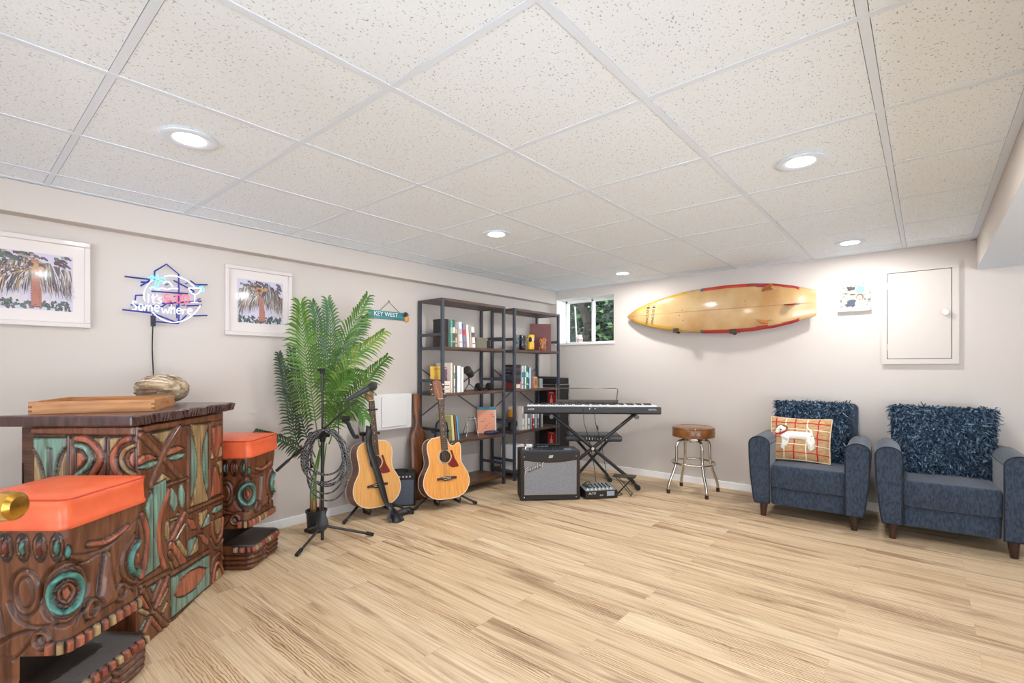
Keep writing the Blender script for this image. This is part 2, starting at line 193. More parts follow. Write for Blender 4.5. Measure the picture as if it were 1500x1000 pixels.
# ---------------------------------------------------------------- room materials
def wall_mat(): return mat('wall_paint', (204, 196, 189), .75, bump=.05, bs=300, spec=.2)
def floor_mat():
    m = bpy.data.materials.new('oak_planks'); m.use_nodes = True
    nt = m.node_tree; N = nt.nodes; L = nt.links; b = N['Principled BSDF']
    tc = N.new('ShaderNodeTexCoord')
    br = N.new('ShaderNodeTexBrick'); br.inputs['Scale'].default_value = 1.
    br.offset = .37; br.inputs['Brick Width'].default_value = 1.22; br.inputs['Row Height'].default_value = .152
    br.inputs['Mortar Size'].default_value = .0009; br.inputs['Mortar Smooth'].default_value = .2
    br.inputs['Color1'].default_value = (0, 0, 0, 1); br.inputs['Color2'].default_value = (1, 1, 1, 1); br.inputs['Mortar'].default_value = (.5, .5, .5, 1)
    L.new(tc.outputs['Object'], br.inputs['Vector'])
    # per plank offset of the grain
    sc = N.new('ShaderNodeVectorMath'); sc.operation = 'MULTIPLY_ADD'
    L.new(br.outputs['Color'], sc.inputs[0]); sc.inputs[1].default_value = (7.3, 3.1, 5.7); L.new(tc.outputs['Object'], sc.inputs[2])
    def noise(scale, st, det, dist=0., rough=.55):
        mp = N.new('ShaderNodeMapping'); mp.inputs['Scale'].default_value = st; L.new(sc.outputs[0], mp.inputs['Vector'])
        n = N.new('ShaderNodeTexNoise'); n.inputs['Scale'].default_value = scale; n.inputs['Detail'].default_value = det
        n.inputs['Distortion'].default_value = dist; n.inputs['Roughness'].default_value = rough
        L.new(mp.outputs['Vector'], n.inputs['Vector']); return n.outputs['Fac']
    def ramp(src, stops):
        r = N.new('ShaderNodeValToRGB'); L.new(src, r.inputs['Fac']); e = r.color_ramp.elements
        e[0].position, e[0].color = stops[0][0], rgba(stops[0][1]); e[1].position, e[1].color = stops[1][0], rgba(stops[1][1])
        for p, c in stops[2:]: k = e.new(p); k.color = rgba(c)
        return r.outputs['Color']
    def mix(a, bb, fac, mode='MIX'):
        x = N.new('ShaderNodeMix'); x.data_type = 'RGBA'; x.blend_type = mode
        if isinstance(fac, float): x.inputs['Factor'].default_value = fac
        else: L.new(fac, x.inputs['Factor'])
        for s_, k in ((a, 'A'), (bb, 'B')):
            if isinstance(s_, tuple): x.inputs[k].default_value = rgba(s_)
            else: L.new(s_, x.inputs[k])
        return x.outputs['Result']
    base = ramp(noise(1.5, (.5, 5, 1), 3), [(.3, (212, 188, 154)), (.7, (229, 208, 176))])
    fine = ramp(noise(3., (.9, 48, 1), 4, .2), [(.33, (196, 172, 145)), (.62, (255, 255, 255))])
    c = mix(base, fine, .55, 'MULTIPLY')
    # dark streaks stretched along the boards
    st = ramp(noise(1.7, (.55, 8., 1), 7, .9, .62), [(.34, (138, 102, 72)), (.49, (255, 255, 255))])
    c = mix(c, st, .6, 'MULTIPLY')
    # cathedral figure in patches
    wv = N.new('ShaderNodeTexWave'); wv.wave_type = 'BANDS'; wv.bands_direction = 'Y'; wv.inputs['Scale'].default_value = 9.
    wv.inputs['Distortion'].default_value = 9.; wv.inputs['Detail'].default_value = 3.; wv.inputs['Detail Scale'].default_value = .9
    mp = N.new('ShaderNodeMapping'); mp.inputs['Scale'].default_value = (.8, 3., 1); L.new(sc.outputs[0], mp.inputs['Vector']); L.new(mp.outputs['Vector'], wv.inputs['Vector'])
    wc = ramp(wv.outputs['Fac'], [(.0, (170, 138, 104)), (.35, (255, 255, 255))])
    mk = N.new('ShaderNodeMapRange'); mk.inputs['From Min'].default_value = .52; mk.inputs['From Max'].default_value = .66; mk.inputs['To Max'].default_value = .95
    L.new(noise(1.1, (.9, 3.5, 1), 2), mk.inputs['Value'])
    c = mix(c, wc, mk.outputs['Result'], 'MULTIPLY')
    # knots / rough brown patches
    kn = ramp(noise(2.6, (1.2, 5, 1), 8, 1.5, .7), [(.27, (120, 84, 58)), (.36, (255, 255, 255))])
    c = mix(c, kn, .75, 'MULTIPLY')
    tint = ramp(br.outputs['Color'], [(0., (250, 246, 242)), (1., (255, 255, 255))])
    c = mix(c, tint, 1., 'MULTIPLY')
    c = mix(c, (186, 156, 124), br.outputs['Fac'])
    L.new(c, b.inputs['Base Color']); b.inputs['Roughness'].default_value = .48; b.inputs['Specular IOR Level'].default_value = .3
    bp = N.new('ShaderNodeBump'); bp.inputs['Strength'].default_value = .12; bp.inputs['Distance'].default_value = .002
    L.new(noise(5., (1, 30, 1), 3), bp.inputs['Height']); L.new(bp.outputs['Normal'], b.inputs['Normal'])
    return m
def tile_mat():
    m = bpy.data.materials.new('acoustic_tile'); m.use_nodes = True
    nt = m.node_tree; N = nt.nodes; L = nt.links; b = N['Principled BSDF']
    tc = N.new('ShaderNodeTexCoord')
    mp = N.new('ShaderNodeMapping'); mp.inputs['Scale'].default_value = (1, .6, 1); L.new(tc.outputs['Object'], mp.inputs['Vector'])
    n = N.new('ShaderNodeTexNoise'); n.inputs['Scale'].default_value = 165.; n.inputs['Detail'].default_value = 2.; L.new(mp.outputs['Vector'], n.inputs['Vector'])
    r = N.new('ShaderNodeValToRGB'); L.new(n.outputs['Fac'], r.inputs['Fac'])
    r.color_ramp.elements[0].position = .30; r.color_ramp.elements[0].color = rgba((176, 178, 180))
    r.color_ramp.elements[1].position = .375; r.color_ramp.elements[1].color = rgba((238, 247, 255))
    L.new(r.outputs['Color'], b.inputs['Base Color']); b.inputs['Roughness'].default_value = .9; b.inputs['Specular IOR Level'].default_value = .1
    bp = N.new('ShaderNodeBump'); bp.inputs['Strength'].default_value = .25; bp.inputs['Distance'].default_value = .003
    L.new(n.outputs['Fac'], bp.inputs['Height']); L.new(bp.outputs['Normal'], b.inputs['Normal'])
    return m
XR, YB, H = 6.6, -9.6, 2.06
PAINT = wall_mat(); WHITE = mat('white_trim', (240, 240, 240), .45, spec=.4)
CEILW = mat('grid_white', (226, 236, 248), .6, spec=.2)
def sbox(name, boxes, m, bevel=0.):
    b = MB()
    for x0, x1, y0, y1, z0, z1 in boxes: b.box(((x0+x1)/2, (y0+y1)/2, (z0+z1)/2), (x1-x0, y1-y0, z1-z0))
    return struct(b.build(name, m, bevel=bevel, smooth=0))
sbox('floor', [(-.15, XR, YB, .3, -.1, 0)], floor_mat())
G = .6096; gx = [2.761 - a*G for a in range(-2, 6)]; gy = [-3.87 + k*G for k in range(-10, 8)]
b = MB(); b.box((XR/2-.07, (YB+.25)/2, H+.06), (XR+.15, .25-YB, .08), 1)
for i in range(len(gx)-1):
    for j in range(len(gy)-1):   # lay-in boards with a narrow gap to the tees
        x1, x0 = gx[i]-.0142, gx[i+1]+.0142; y0, y1 = gy[j]+.0138, gy[j+1]-.0138; x0, x1 = max(x0, .125), min(x1, 3.742); y0, y1 = max(y0, YB), min(y1, -.030)
        if x1-x0 > .02 and y1-y0 > .02: b.box(((x0+x1)/2, (y0+y1)/2, H+.0105), (x1-x0, y1-y0, .017), 0)
struct(b.build('ceiling', [tile_mat(), mat('plenum_grey', (170, 170, 170), .9)], smooth=0))
sbox('wall_rear', [(-.15, 2.4, YB-.1, YB, 0, H+.1)], PAINT)  # stops short: unseen opening past it shaped for fill light
sbox('wall_right', [(XR, XR+.15, YB, -6.6, 0, H+.1), (XR, XR+.15, -3.5, .25, 0, H+.1), (XR, XR+.15, -6.6, -3.5, 1.84, H+.1)], PAINT)  # opening in this unseen wall added so outside light brightens the ceiling
sbox('wall_left', [(-.15, 0, YB, .25, 0, H+.1)], PAINT)
WX0, WX1, WZ0, WZ1 = .098, .868, 1.422, 1.957
sbox('wall_back', [(0, WX0, 0, .25, 0, H+.1), (WX1, XR, 0, .25, 0, H+.1), (WX0, WX1, 0, .25, 0, WZ0), (WX0, WX1, 0, .25, WZ1, H+.1)], PAINT)
sbox('trim_1', [(0, .093, YB, 0, 1.903, H)], PAINT, .004)
sbox('trim_2', [(3.773, XR, YB, 0, 1.843, H)], [PAINT, CEILW], .002)
o = bpy.data.objects['trim_2']
for p in o.data.polygons:
    if p.normal.z < -.9: p.material_index = 1
# lay-in ceiling grid: tees 24 mm wide on a 610 mm module plus wall angles
gb = MB(); gx = gx[1:-1]; gy = gy[1:-1]
for x in gx: gb.box((x, (YB-.02)/2, H+.002), (.025, abs(YB)-.02, .004))
for y in gy: gb.box(((.093+3.773)/2, y, H+.00225), (3.68, .024, .0035))
gb.box((.108, YB/2, H+.002), (.03, abs(YB), .004)); gb.box((3.758, YB/2, H+.002), (.03, abs(YB), .004)); gb.box((1.93, -.014, H+.002), (3.68, .028, .004))
struct(gb.build('trim_3', CEILW, smooth=0))
bb = MB(); bb.box((XR/2, -.007, .032), (XR, .014, .064)); struct(bb.build('baseboard_back', WHITE, bevel=.004))
bb = MB(); bb.box((.007, YB/2, .032), (.014, abs(YB), .064)); struct(bb.build('baseboard_left', WHITE, bevel=.004))
# window in the back wall
win = bpy.data.objects.new('window_1', None); COL.objects.link(win); struct(win)
wy = .22; b = MB(); fw = .03
for x0, x1, z0, z1 in ((WX0, WX1, WZ0, WZ0+fw), (WX0, WX1, WZ1-fw, WZ1), (WX0, WX0+fw, WZ0, WZ1), (WX1-fw, WX1, WZ0, WZ1), (.465, .492, WZ0, WZ1)):
    b.box(((x0+x1)/2, wy, (z0+z1)/2), (x1-x0, .05, z1-z0))
b.build('window_frame', WHITE, win, bevel=.003)
b = MB(); b.box((.483, -.004, WZ0-.008), (WX1-WX0+.03, .02, .016)); b.box(((WX0+WX1)/2, .1, WZ0+.004), (WX1-WX0, .2, .008)); b.build('window_sill', WHITE, win, bevel=.003)
def glass_mat():
    m = bpy.data.materials.new('pane_glass'); m.use_nodes = True; nt = m.node_tree; nt.nodes.clear()
    o_ = nt.nodes.new('ShaderNodeOutputMaterial'); t = nt.nodes.new('ShaderNodeBsdfTransparent'); g = nt.nodes.new('ShaderNodeBsdfGlossy'); x = nt.nodes.new('ShaderNodeMixShader')
    t.inputs[0].default_value = (.96, .98, .97, 1); g.inputs['Roughness'].default_value = .02; x.inputs[0].default_value = .05
    nt.links.new(t.outputs[0], x.inputs[1]); nt.links.new(g.outputs[0], x.inputs[2]); nt.links.new(x.outputs[0], o_.inputs[0]); return m
GLASS = glass_mat()
b = MB(); b.box(((WX0+WX1)/2, wy+.005, (WZ0+WZ1)/2), (WX1-WX0-.02, .004, WZ1-WZ0-.02)); b.build('pane', GLASS, win, smooth=0)
# reveal lining painted white
b = MB(); t_ = .003
b.box((WX0+t_/2, .1, (WZ0+WZ1)/2), (t_, .195, WZ1-WZ0)); b.box((WX1-t_/2, .1, (WZ0+WZ1)/2), (t_, .195, WZ1-WZ0)); b.box(((WX0+WX1)/2, .1, WZ1-t_/2), (WX1-WX0, .195, t_))
b.build('window_frame', WHITE, win, smooth=0)
# recessed lights
LENS = mat('lamp_lens', (255, 246, 232), .4, emit=14.)
def downlight(x, y, label):
    t = thing('recessed_light', label, 'ceiling light', (x, y, H), 0, 'recessed ceiling downlights')
    b = MB(); b.lathe([(.056, -.001), (.095, -.001), (.099, -.006), (.09, -.009), (.062, -.005), (.056, -.003)], 40, caps=False); b.build('trim_ring', CEILW, t)
    b = MB(); b.lathe([(.0575, -.0015), (.056, -.004), (.02, -.006), (.002, -.0065)], 32); b.build('lens', LENS, t)
    ld = bpy.data.lights.new('lamp', 'AREA'); ld.shape = 'DISK'; ld.size = .10; ld.energy = 7. if y > -1 else 9. if y > -3 else 4. if y > -5 else 2.; ld.color = (.98, .98, .99)
    lo = bpy.data.objects.new('lamp', ld); COL.objects.link(lo); lo.location = (x, y, H-.012); lo['kind'] = 'helper'
LAMP_W = 7.0
for x, y, l in ((1.24, -4.18, 'round recessed ceiling downlight nearest the neon sign, above the bar'), (3.07, -2.345, 'round recessed ceiling downlight above the open floor before the armchairs'),
                (1.24, -2.345, 'round recessed ceiling downlight above the two guitars'), (1.24, -.51, 'round recessed ceiling downlight above the keyboard near the small window'),
                (3.07, -.49, 'round recessed ceiling downlight by the back wall above the framed couple photo'), (3.07, -4.18, 'round recessed ceiling downlight over the doorway behind the viewer'),
                (1.24, -6.0, 'round recessed ceiling downlight at the rear left of the room'), (3.07, -6.0, 'round recessed ceiling downlight at the rear of the room')):
    downlight(x, y, l)
# access door in the back wall
t = thing('access_panel', 'square painted access door with a round knob beside the framed photo', 'access door', (3.455, 0, 1.538))
b = MB()
for x, z, w, h in ((0, .354, .45, .033), (0, -.351, .45, .038), (-.209, .0025, .032, .669), (.206, .0025, .038, .669)): b.box((x, -.012, z), (w, .024, h))
b.box((0, -.002, 0), (.43, .004, .70), 1)
b.build('frame', [PAINT, mat('gap_dark', (70, 62, 56), .8)], t)
b = MB(); b.box((-.003, -.015, .002), (.373, .021, .662)); d = b.build('door', PAINT, t, bevel=.003)
b = MB(); b.lathe([(.008, 0), (.009, .012), (.02, .018), (.024, .027), (.02, .036), (.004, .04)], 24, M=T(.15, -.02, .01) @ Rx(90)); b.build('knob', mat('knob_cream', (225, 214, 204), .35), d)
for z in (-.24, .24):
    b = MB(); b.cyl((-.192, -.026, z-.025), (-.192, -.026, z+.025), .004, n=10); b.build('hinge', PAINT, d)
# breaker panel on the left wall
t = thing('breaker_panel', 'white electrical panel box on the wall behind the guitars', 'electrical panel', (0, -2.39, .77))
b = MB(); b.box((.035, 0, 0), (.07, .475, .30)); b.build('body', mat('panel_white', (226, 226, 224), .5), t, bevel=.006)
b = MB(); b.box((.074, .052, .0), (.01, .26, .255)); b.build('door', mat('panel_white', (226, 226, 224), .5), t, bevel=.004)
# neighbouring doorway the camera looks out of: open door with a brass knob
t = bpy.data.objects.new('door_1', None); COL.objects.link(t); struct(t)
M = frame(W(-1.083, .62, 0), (DEP[0], DEP[1], 0), (-LAT[0], -LAT[1], 0))
b = MB(); b.box((0, .02, .99), (.76, .036, 1.96), M=M)
for z, h in ((1.45, .75), (.5, .65)):
    for x in (-.17, .17): b.box((x, .0, z), (.24, .008, h), M=M)
b.build('leaf', WHITE, t, bevel=.003)
KM = frame(W(-1.088, .93, .876), (DEP[0], DEP[1], 0), (0, 0, 1))
b = MB(); b.lathe([(.03, 0), (.03, .006), (.018, .012), (.0115, .018), (.0115, .105), (.016, .112), (.0255, .118), (.028, .128), (.0265, .15), (.019, .158), (.004, .16)], 32, M=KM @ T(0, 0, -.008))
b.build('knob', mat('brass', (205, 160, 70), .25, 1., col2=(150, 105, 45), ns=20), t)
# ---------------------------------------------------------------- carved tiki bar and stools
PAL = {k: lin(v) for k, v in {'t': (132, 172, 156), 'o': (186, 108, 78), 'c': (186, 160, 112), 'b': (140, 88, 58), 'f': (128, 78, 50), 'd': (44, 24, 14), 'r': (150, 60, 40), 'q': (86, 160, 150)}.items()}
CARVED = mat('carved_wood', (255, 255, 255), .38, attr=True, col2=(150, 125, 110), ns=9, st=(6, 6, .7), detail=5, lo=.3, hi=.7, bump=.25, bs=40, bst=(5, 5, .5), coat=.25)
def seg_dist(S, Z, pts, closed):
    d = np.full(S.shape, 9.); n = len(pts)
    for i in range(n if closed else n-1):
        (x0, y0), (x1, y1) = pts[i], pts[(i+1) % n]; dx, dy = x1-x0, y1-y0; l2 = dx*dx+dy*dy+1e-12
        t = np.clip(((S-x0)*dx+(Z-y0)*dy)/l2, 0, 1); d = np.minimum(d, np.hypot(S-x0-t*dx, Z-y0-t*dy))
    return d
def inside(S, Z, pts):
    r = np.zeros(S.shape, bool); n = len(pts)
    for i in range(n):
        (x0, y0), (x1, y1) = pts[i], pts[(i+1) % n]
        if y0 == y1: continue
        r ^= ((y0 > Z) != (y1 > Z)) & (S < (x1-x0)*(Z-y0)/(y1-y0)+x0)
    return r
def spl(pts):
    return [(p.x, p.y) for p in smooth_pts([(x, y, 0) for x, y in pts], 6)]
class Relief:
    'carved height field: raised painted shapes bordered by burnt grooves'
    def __init__(s, S, Z, base='f', h0=.004):
        s.S, s.Z = S, Z; s.h = np.full(S.shape, h0); s.c = np.empty(S.shape+(3,)); s.c[...] = PAL[base]
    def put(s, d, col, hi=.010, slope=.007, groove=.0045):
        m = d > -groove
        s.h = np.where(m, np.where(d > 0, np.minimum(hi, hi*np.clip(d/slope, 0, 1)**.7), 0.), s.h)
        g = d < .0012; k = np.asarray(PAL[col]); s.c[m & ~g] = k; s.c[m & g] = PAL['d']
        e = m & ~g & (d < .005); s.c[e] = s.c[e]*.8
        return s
    def shape(s, col, w, pts, **k):
        if w > 0: return s.put(w/2-seg_dist(s.S, s.Z, spl(pts) if len(pts) > 2 else pts, False), col, **k)
        d = seg_dist(s.S, s.Z, pts, True); return s.put(np.where(inside(s.S, s.Z, pts), d, -d), col, **k)
    def groove(s, pts, w=.006, dep=.007, closed=False):
        d = seg_dist(s.S, s.Z, spl(pts) if not closed else pts, closed); f = np.clip(1-d/w, 0, 1)
        s.h = s.h-dep*f; s.c = s.c*(1-.75*f[..., None])+np.asarray(PAL['d'])*.75*f[..., None]; return s
    def ring(s, cx, cz, r, w, col, sx=1., **k):
        return s.put(w/2-np.abs(np.hypot((s.S-cx)/sx, s.Z-cz)-r), col, **k)
    def disc(s, cx, cz, r, col, sx=1., **k): return s.put(r-np.hypot((s.S-cx)/sx, s.Z-cz), col, **k)
def relief_panel(name, faces, Wd, Hh, M, parent, res=.0032, extra=None):
    nu, nv = int(Wd/res), int(Hh/res)
    S, Z = np.meshgrid(np.linspace(0, Wd, nu+1), np.linspace(0, Hh, nv+1), indexing='ij')
    r = Relief(S, Z)
    for col, w, pts in faces: r.shape(col, w, pts)
    if extra: extra(r)
    e = np.minimum(np.minimum(S, Wd-S), np.minimum(Z, Hh-Z)); r.h = np.where(e < 1e-6, -.004, r.h)
    b = MB(); vs = np.stack([S, r.h, Z], -1).reshape(-1, 3)
    idx = np.arange((nu+1)*(nv+1)).reshape(nu+1, nv+1)
    fs = np.stack([idx[:-1, :-1], idx[1:, :-1], idx[1:, 1:], idx[:-1, 1:]], -1).reshape(-1, 4)[:, ::-1]
    b.add([Vector(v) for v in vs], [tuple(map(int, f)) for f in fs], 0, M)
    b.col = np.concatenate([r.c.reshape(-1, 3), np.ones((len(vs), 1))], 1)
    return b.build(name, CARVED, parent, smooth=180)
DARKW = mat('burnt_wood', (96, 56, 36), .4, col2=(52, 28, 18), ns=8, st=(1, 1, 9), bump=.2, coat=.2)
TOPW = mat('bar_top_wood', (88, 62, 58), .34, col2=(58, 36, 34), ns=7, st=(9, 1.2, 1), bump=.25, bs=25, bst=(8, 1, 1), coat=.35)
P0 = Vector((1.083, -4.315, 0)); P1 = Vector((.532, -3.818, 0)); eB = (P1-P0).normalized(); eA = Vector((-.762, -.647, 0)).normalized()
P2 = P0 + eA*.455; P3 = P2 + (P1-P0)
bar = thing('tiki_bar', 'carved wooden bar counter with teal and coral painted panels', 'bar', P0)
def bl(v): return Vector(v) - P0
ins = .006
b = MB(); cen = (P0+P1+P2+P3)/4
b.prism([tuple((bl(p + (cen-p).normalized()*ins)).xy) for p in (P0, P1, P3, P2)], .905); b.build('body', DARKW, bar, smooth=0)
nB = Vector((-eB.y, eB.x, 0)); nB = nB if nB.dot(P0-P2) > 0 else -nB
nA = Vector((-eA.y, eA.x, 0)); nA = nA if nA.dot(P0-P1) > 0 else -nA
# extra carving low on the side that the stool hides
FACE_A += [('o', .03, [(.05, .55), (.12, .45), (.2, .55)]), ('t', 0, [(.06, .2), (.2, .2), (.2, .4), (.06, .4)]), ('c', .03, [(.26, .2), (.32, .4)]), ('o', .03, [(.32, .2), (.26, .4)])]
def axes(o, ex, ey):
    m = Matrix((tuple(ex)+(0,), tuple(ey)+(0,), (0, 0, 1, 0), (0, 0, 0, 1))).transposed()
    for k in range(3): m[k][3] = o[k]; m[3][k] = 0
    return m
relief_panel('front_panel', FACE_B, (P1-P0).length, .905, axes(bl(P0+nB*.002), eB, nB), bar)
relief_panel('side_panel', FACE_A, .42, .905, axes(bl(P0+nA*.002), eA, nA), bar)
# plain plank at the open end with a dark slot
b = MB(); pl = P0 + eA*.44
MP = axes(bl(pl - nA*.03), eA, nA)
b.box((.02, 0, .45), (.045, .03, .9), 0, MP); b.box((.036, .012, .70), (.006, .014, .11), 1, MP); b.build('end_plank', [DARKW, mat('slot_black', (30, 22, 18), .6)], bar, bevel=.004)
# slab top with a chiselled edge towards the room
tp = [(-1.492, 1.915), (-1.528, 2.68), (-2.10, 2.68), (-2.115, 2.32), (-1.968, 1.972), (-2.03, 1.935), (-2.08, 1.905)]
edge = []
for i in range(25):
    f = i/24; w_ = .010*math.sin(f*23)+.006*math.sin(f*51+1)
    edge.append((-1.492-.036*f + (w_ if 0 < i < 24 else 0), 1.915+.765*f))
b = MB(); top = [tuple(bl(W(a, d)).xy) for a, d in edge + tp[2:]]
b.prism(top, .042, z0=.908)
b.build('counter_top', TOPW, bar, bevel=.006, smooth=0)
b = MB(); rr = random.Random(4)
for i in range(34):  # chisel cuts along the edge
    f = (i+.5)/34; p = bl(W(-1.487-.036*f, 1.93+.74*f)); a = rr.uniform(-.5, .5)
    b.tube([p+Vector((0, 0, .912)), p+Vector((DEP[0]*.02*a*2, DEP[1]*.02*a*2, .945))], [.005, .008], 6)
b.build('edge_carving', TOPW, bar)

ORANGE = mat('orange_vinyl', (236, 110, 66), .38, col2=(228, 96, 58), ns=14, bump=.06, bs=200, coat=.12)
SEAM = mat('orange_seam', (196, 62, 36), .5)
def make_tiki():
    t = thing('tiki_stool', 'carved tiki head stool with orange cushion in front of the bar', 'stool', (0, 0, 0), 0, 'carved tiki stools')
    w = .325; hw = w/2; zs = np.concatenate([np.linspace(0, .64, 206)])
    nq = 4*104; q = np.linspace(0, 4*w, nq, endpoint=False)  # perimeter, 0 at the corner (+x,-y), front face +x for 0..w
    Q, Z = np.meshgrid(q, zs, indexing='ij')
    Qs = np.where(Q > 2.5*w, Q-4*w, Q)  # -1.5w .. 2.5w : camera-side face is -w..0
    r = Relief(Qs, Z, 'f', .0)
    FW = ('b', 'b')
    # crown of leaves
    for side in (-w, w):
        for k in range(6):
            cx = side + w*(k+.5)/6
            r.put(.021-np.hypot((Qs-cx)*1.0, (Z-.575)*.52), 'b', hi=.010, slope=.012)
            r.put(.008-np.hypot((Qs-cx)*1.0, (Z-.575)*.30), 'q' if k % 2 else 'r', hi=.013)
    r.put(.012-np.hypot((Qs-.01)*1., (Z-.555)*.6), 'q', hi=.014)
    # brow lines on the face
    r.shape('o', .020, [(.085, .555), (.16, .54), (.25, .562)], hi=.012)
    r.groove([(.02, .545), (.10, .522), (.2, .525), (.30, .575)], .007); r.groove([(.0, .508), (.08, .50), (.13, .508)], .006)
    # eyes wrapped round both corners
    for cx in (.004, w-.004):
        r.groove([(cx+.088*math.cos(a*PI/12), .425+.10*math.sin(a*PI/12)) for a in range(25)], .010, .012, True)
        r.disc(cx, .425, .078, 'b', .88, hi=.012)
        r.ring(cx, .425, .058, .022, 'q', .88, hi=.018, slope=.008)
        r.disc(cx, .425, .036, 'b', .9, hi=.008)
        r.shape('o', 0, [(cx-.018, .44), (cx+.006, .448), (cx+.018, .425), (cx+.004, .402), (cx-.014, .41)], hi=.012)
    # nose
    r.put(np.minimum(.012+.034*np.clip((.5-Z)/.2, 0, 1)-np.abs(Qs-w/2), np.minimum(Z-.315, .50-Z)), 'b', hi=.026, slope=.03)
    for s_ in (-1, 1):
        r.groove([(w/2+s_*.018, .50), (w/2+s_*.03, .42), (w/2+s_*.05, .33), (w/2+s_*.085, .305)], .008, .010)
        r.ring(w/2+s_*.062, .335, .026, .014, 'b', hi=.012)
        r.groove([(w/2+s_*.125, .31), (w/2+s_*.10, .345), (w/2+s_*.07, .375)], .006)
    # side faces: loops and long arcs
    for sgn, o in ((-1, 0), (1, w)):
        cx = o + sgn*.135
        r.groove([(cx+.05*math.cos(a*PI/12), .43+.075*math.sin(a*PI/12)) for a in range(25)], .009, .010, True)
        r.groove([(cx+.028*math.cos(a*PI/12), .43+.05*math.sin(a*PI/12)) for a in range(25)], .007, .008, True)
        r.groove([(o+sgn*.03, .335), (o+sgn*.10, .325), (o+sgn*.16, .35), (o+sgn*.19, .40)], .008)
        r.groove([(o+sgn*.06, .27), (o+sgn*.11, .31), (o+sgn*.2, .285), (o+sgn*.27, .22), (o+sgn*.30, .15)], .010, .01)
        r.groove([(o+sgn*.10, .30), (o+sgn*.13, .26), (o+sgn*.17, .22)], .007); r.groove([(o+sgn*.2, .30), (o+sgn*.23, .4), (o+sgn*.30, .5)], .009)
        r.ring(o+sgn*.075, .285, .025, .014, 'b', hi=.012)
    # upper teeth
    for k in range(-2, 12):
        cx = w*(k+.5)/10
        if k < 0 or k > 9: cx = cx
        r.put(np.minimum(.0125-np.abs(Qs-cx), .0195-np.abs(Z-.257)), 'coc'[k % 3] if k % 2 else 'o', hi=.014, slope=.006)
    # lower teeth and jaw grooves
    for k in range(-3, 13):
        cx = w*(k+.5)/10
        r.put(np.minimum(.0125-np.abs(Qs-cx), .016-np.abs(Z-.118)), ('o', 'c', 'o', 'r')[k % 4], hi=.014, slope=.006)
    for z in (.028, .055, .082): r.groove([(-.15, z), (.0, z+.004), (.12, z-.004), (.16, z+.008), (.2, z-.004), (.34, z+.004), (.47, z)], .008, .010)
    r.groove([(w/2, .1), (w/2, 0)], .012, .014)
    h = r.h; c = r.c
    # outline: rounded square
    rad = .035; P = np.zeros(Q.shape+(2,)); Nn = np.zeros_like(P)
    for f, (ox, oy, dx, dy) in enumerate(((hw, -hw, 0, 1), (hw, hw, -1, 0), (-hw, hw, 0, -1), (-hw, -hw, 1, 0))):
        m = (Q >= f*w-1e-9) & (Q < (f+1)*w-1e-9); tq = Q-f*w
        P[..., 0] = np.where(m, ox+dx*tq, P[..., 0]); P[..., 1] = np.where(m, oy+dy*tq, P[..., 1])
    I = np.clip(P, -(hw-rad), hw-rad); D = P-I; L_ = np.linalg.norm(D, axis=-1, keepdims=True); Nn = D/np.maximum(L_, 1e-9); P = I+Nn*rad
    prof = np.interp(Z, [0, .02, .1, .14, .16, .232, .24, .30, .42, .56, .60, .64], [.95, 1.02, 1.04, 1.0, .96, .96, .98, .97, .94, .97, 1.0, 1.0])
    P = P*prof[..., None]+Nn*h[..., None]
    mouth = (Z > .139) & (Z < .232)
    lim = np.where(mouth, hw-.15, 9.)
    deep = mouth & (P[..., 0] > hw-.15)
    P[..., 0] = np.minimum(P[..., 0], lim); c[deep] = np.asarray(PAL['d'])*.6  # mouth hollow darkened past the burnt tone, shade put into the colour
    jaw = (Z < .139); P[..., 0] = np.where(jaw & (P[..., 0] > .02), P[..., 0]*1.10, P[..., 0])
    V = np.concatenate([P, Z[..., None]], -1); nz = len(zs); b = MB()
    idx = np.arange(nq*nz).reshape(nq, nz); nx = np.roll(idx, -1, 0)
    fs = np.stack([idx[:, :-1], nx[:, :-1], nx[:, 1:], idx[:, 1:]], -1).reshape(-1, 4)
    b.add(V.reshape(-1, 3).tolist(), [tuple(map(int, f)) for f in fs])
    b.f.append(tuple(int(i) for i in idx[:, -1])); b.m.append(0); b.f.append(tuple(int(i) for i in idx[::-1, 0])); b.m.append(0)
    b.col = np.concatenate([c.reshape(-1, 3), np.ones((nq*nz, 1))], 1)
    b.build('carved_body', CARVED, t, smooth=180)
    # cushion: square pad, domed, seam below the crown and a rolled lower edge
    def ring_(half, z, rd, dome=0.):
        out = []
        for k in range(4):
            cx, cy = (half-rd)*(1 if k in (0, 3) else -1), (half-rd)*(1 if k < 2 else -1)
            for j in range(6):
                a = k*PI/2 + j*PI/10; out.append((cx+rd*math.cos(a), cy+rd*math.sin(a), z))
        return out
    b = MB(); b.rings([ring_(.150, .628, .03), ring_(.172, .632, .026), ring_(.175, .641, .026), ring_(.171, .650, .026), ring_(.170, .705, .028), ring_(.172, .724, .028), ring_(.163, .731, .03), ring_(.12, .739, .04), ring_(.06, .744, .03), ring_(.012, .746, .008)])
    cu = b.build('seat_cushion', ORANGE, t, smooth=60)
    b = MB(); b.tube([Vector(p) for p in ring_(.1715, .7265, .028)], .003, 6, closed=True); b.build('piping', SEAM, cu)
    return t
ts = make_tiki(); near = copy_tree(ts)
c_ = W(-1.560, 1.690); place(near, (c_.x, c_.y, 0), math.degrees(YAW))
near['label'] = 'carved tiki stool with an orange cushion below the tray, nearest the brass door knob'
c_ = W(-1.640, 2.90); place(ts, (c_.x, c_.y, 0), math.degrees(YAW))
ts['label'] = 'carved tiki stool with teal ringed eyes and orange seat between the bar and the palm'
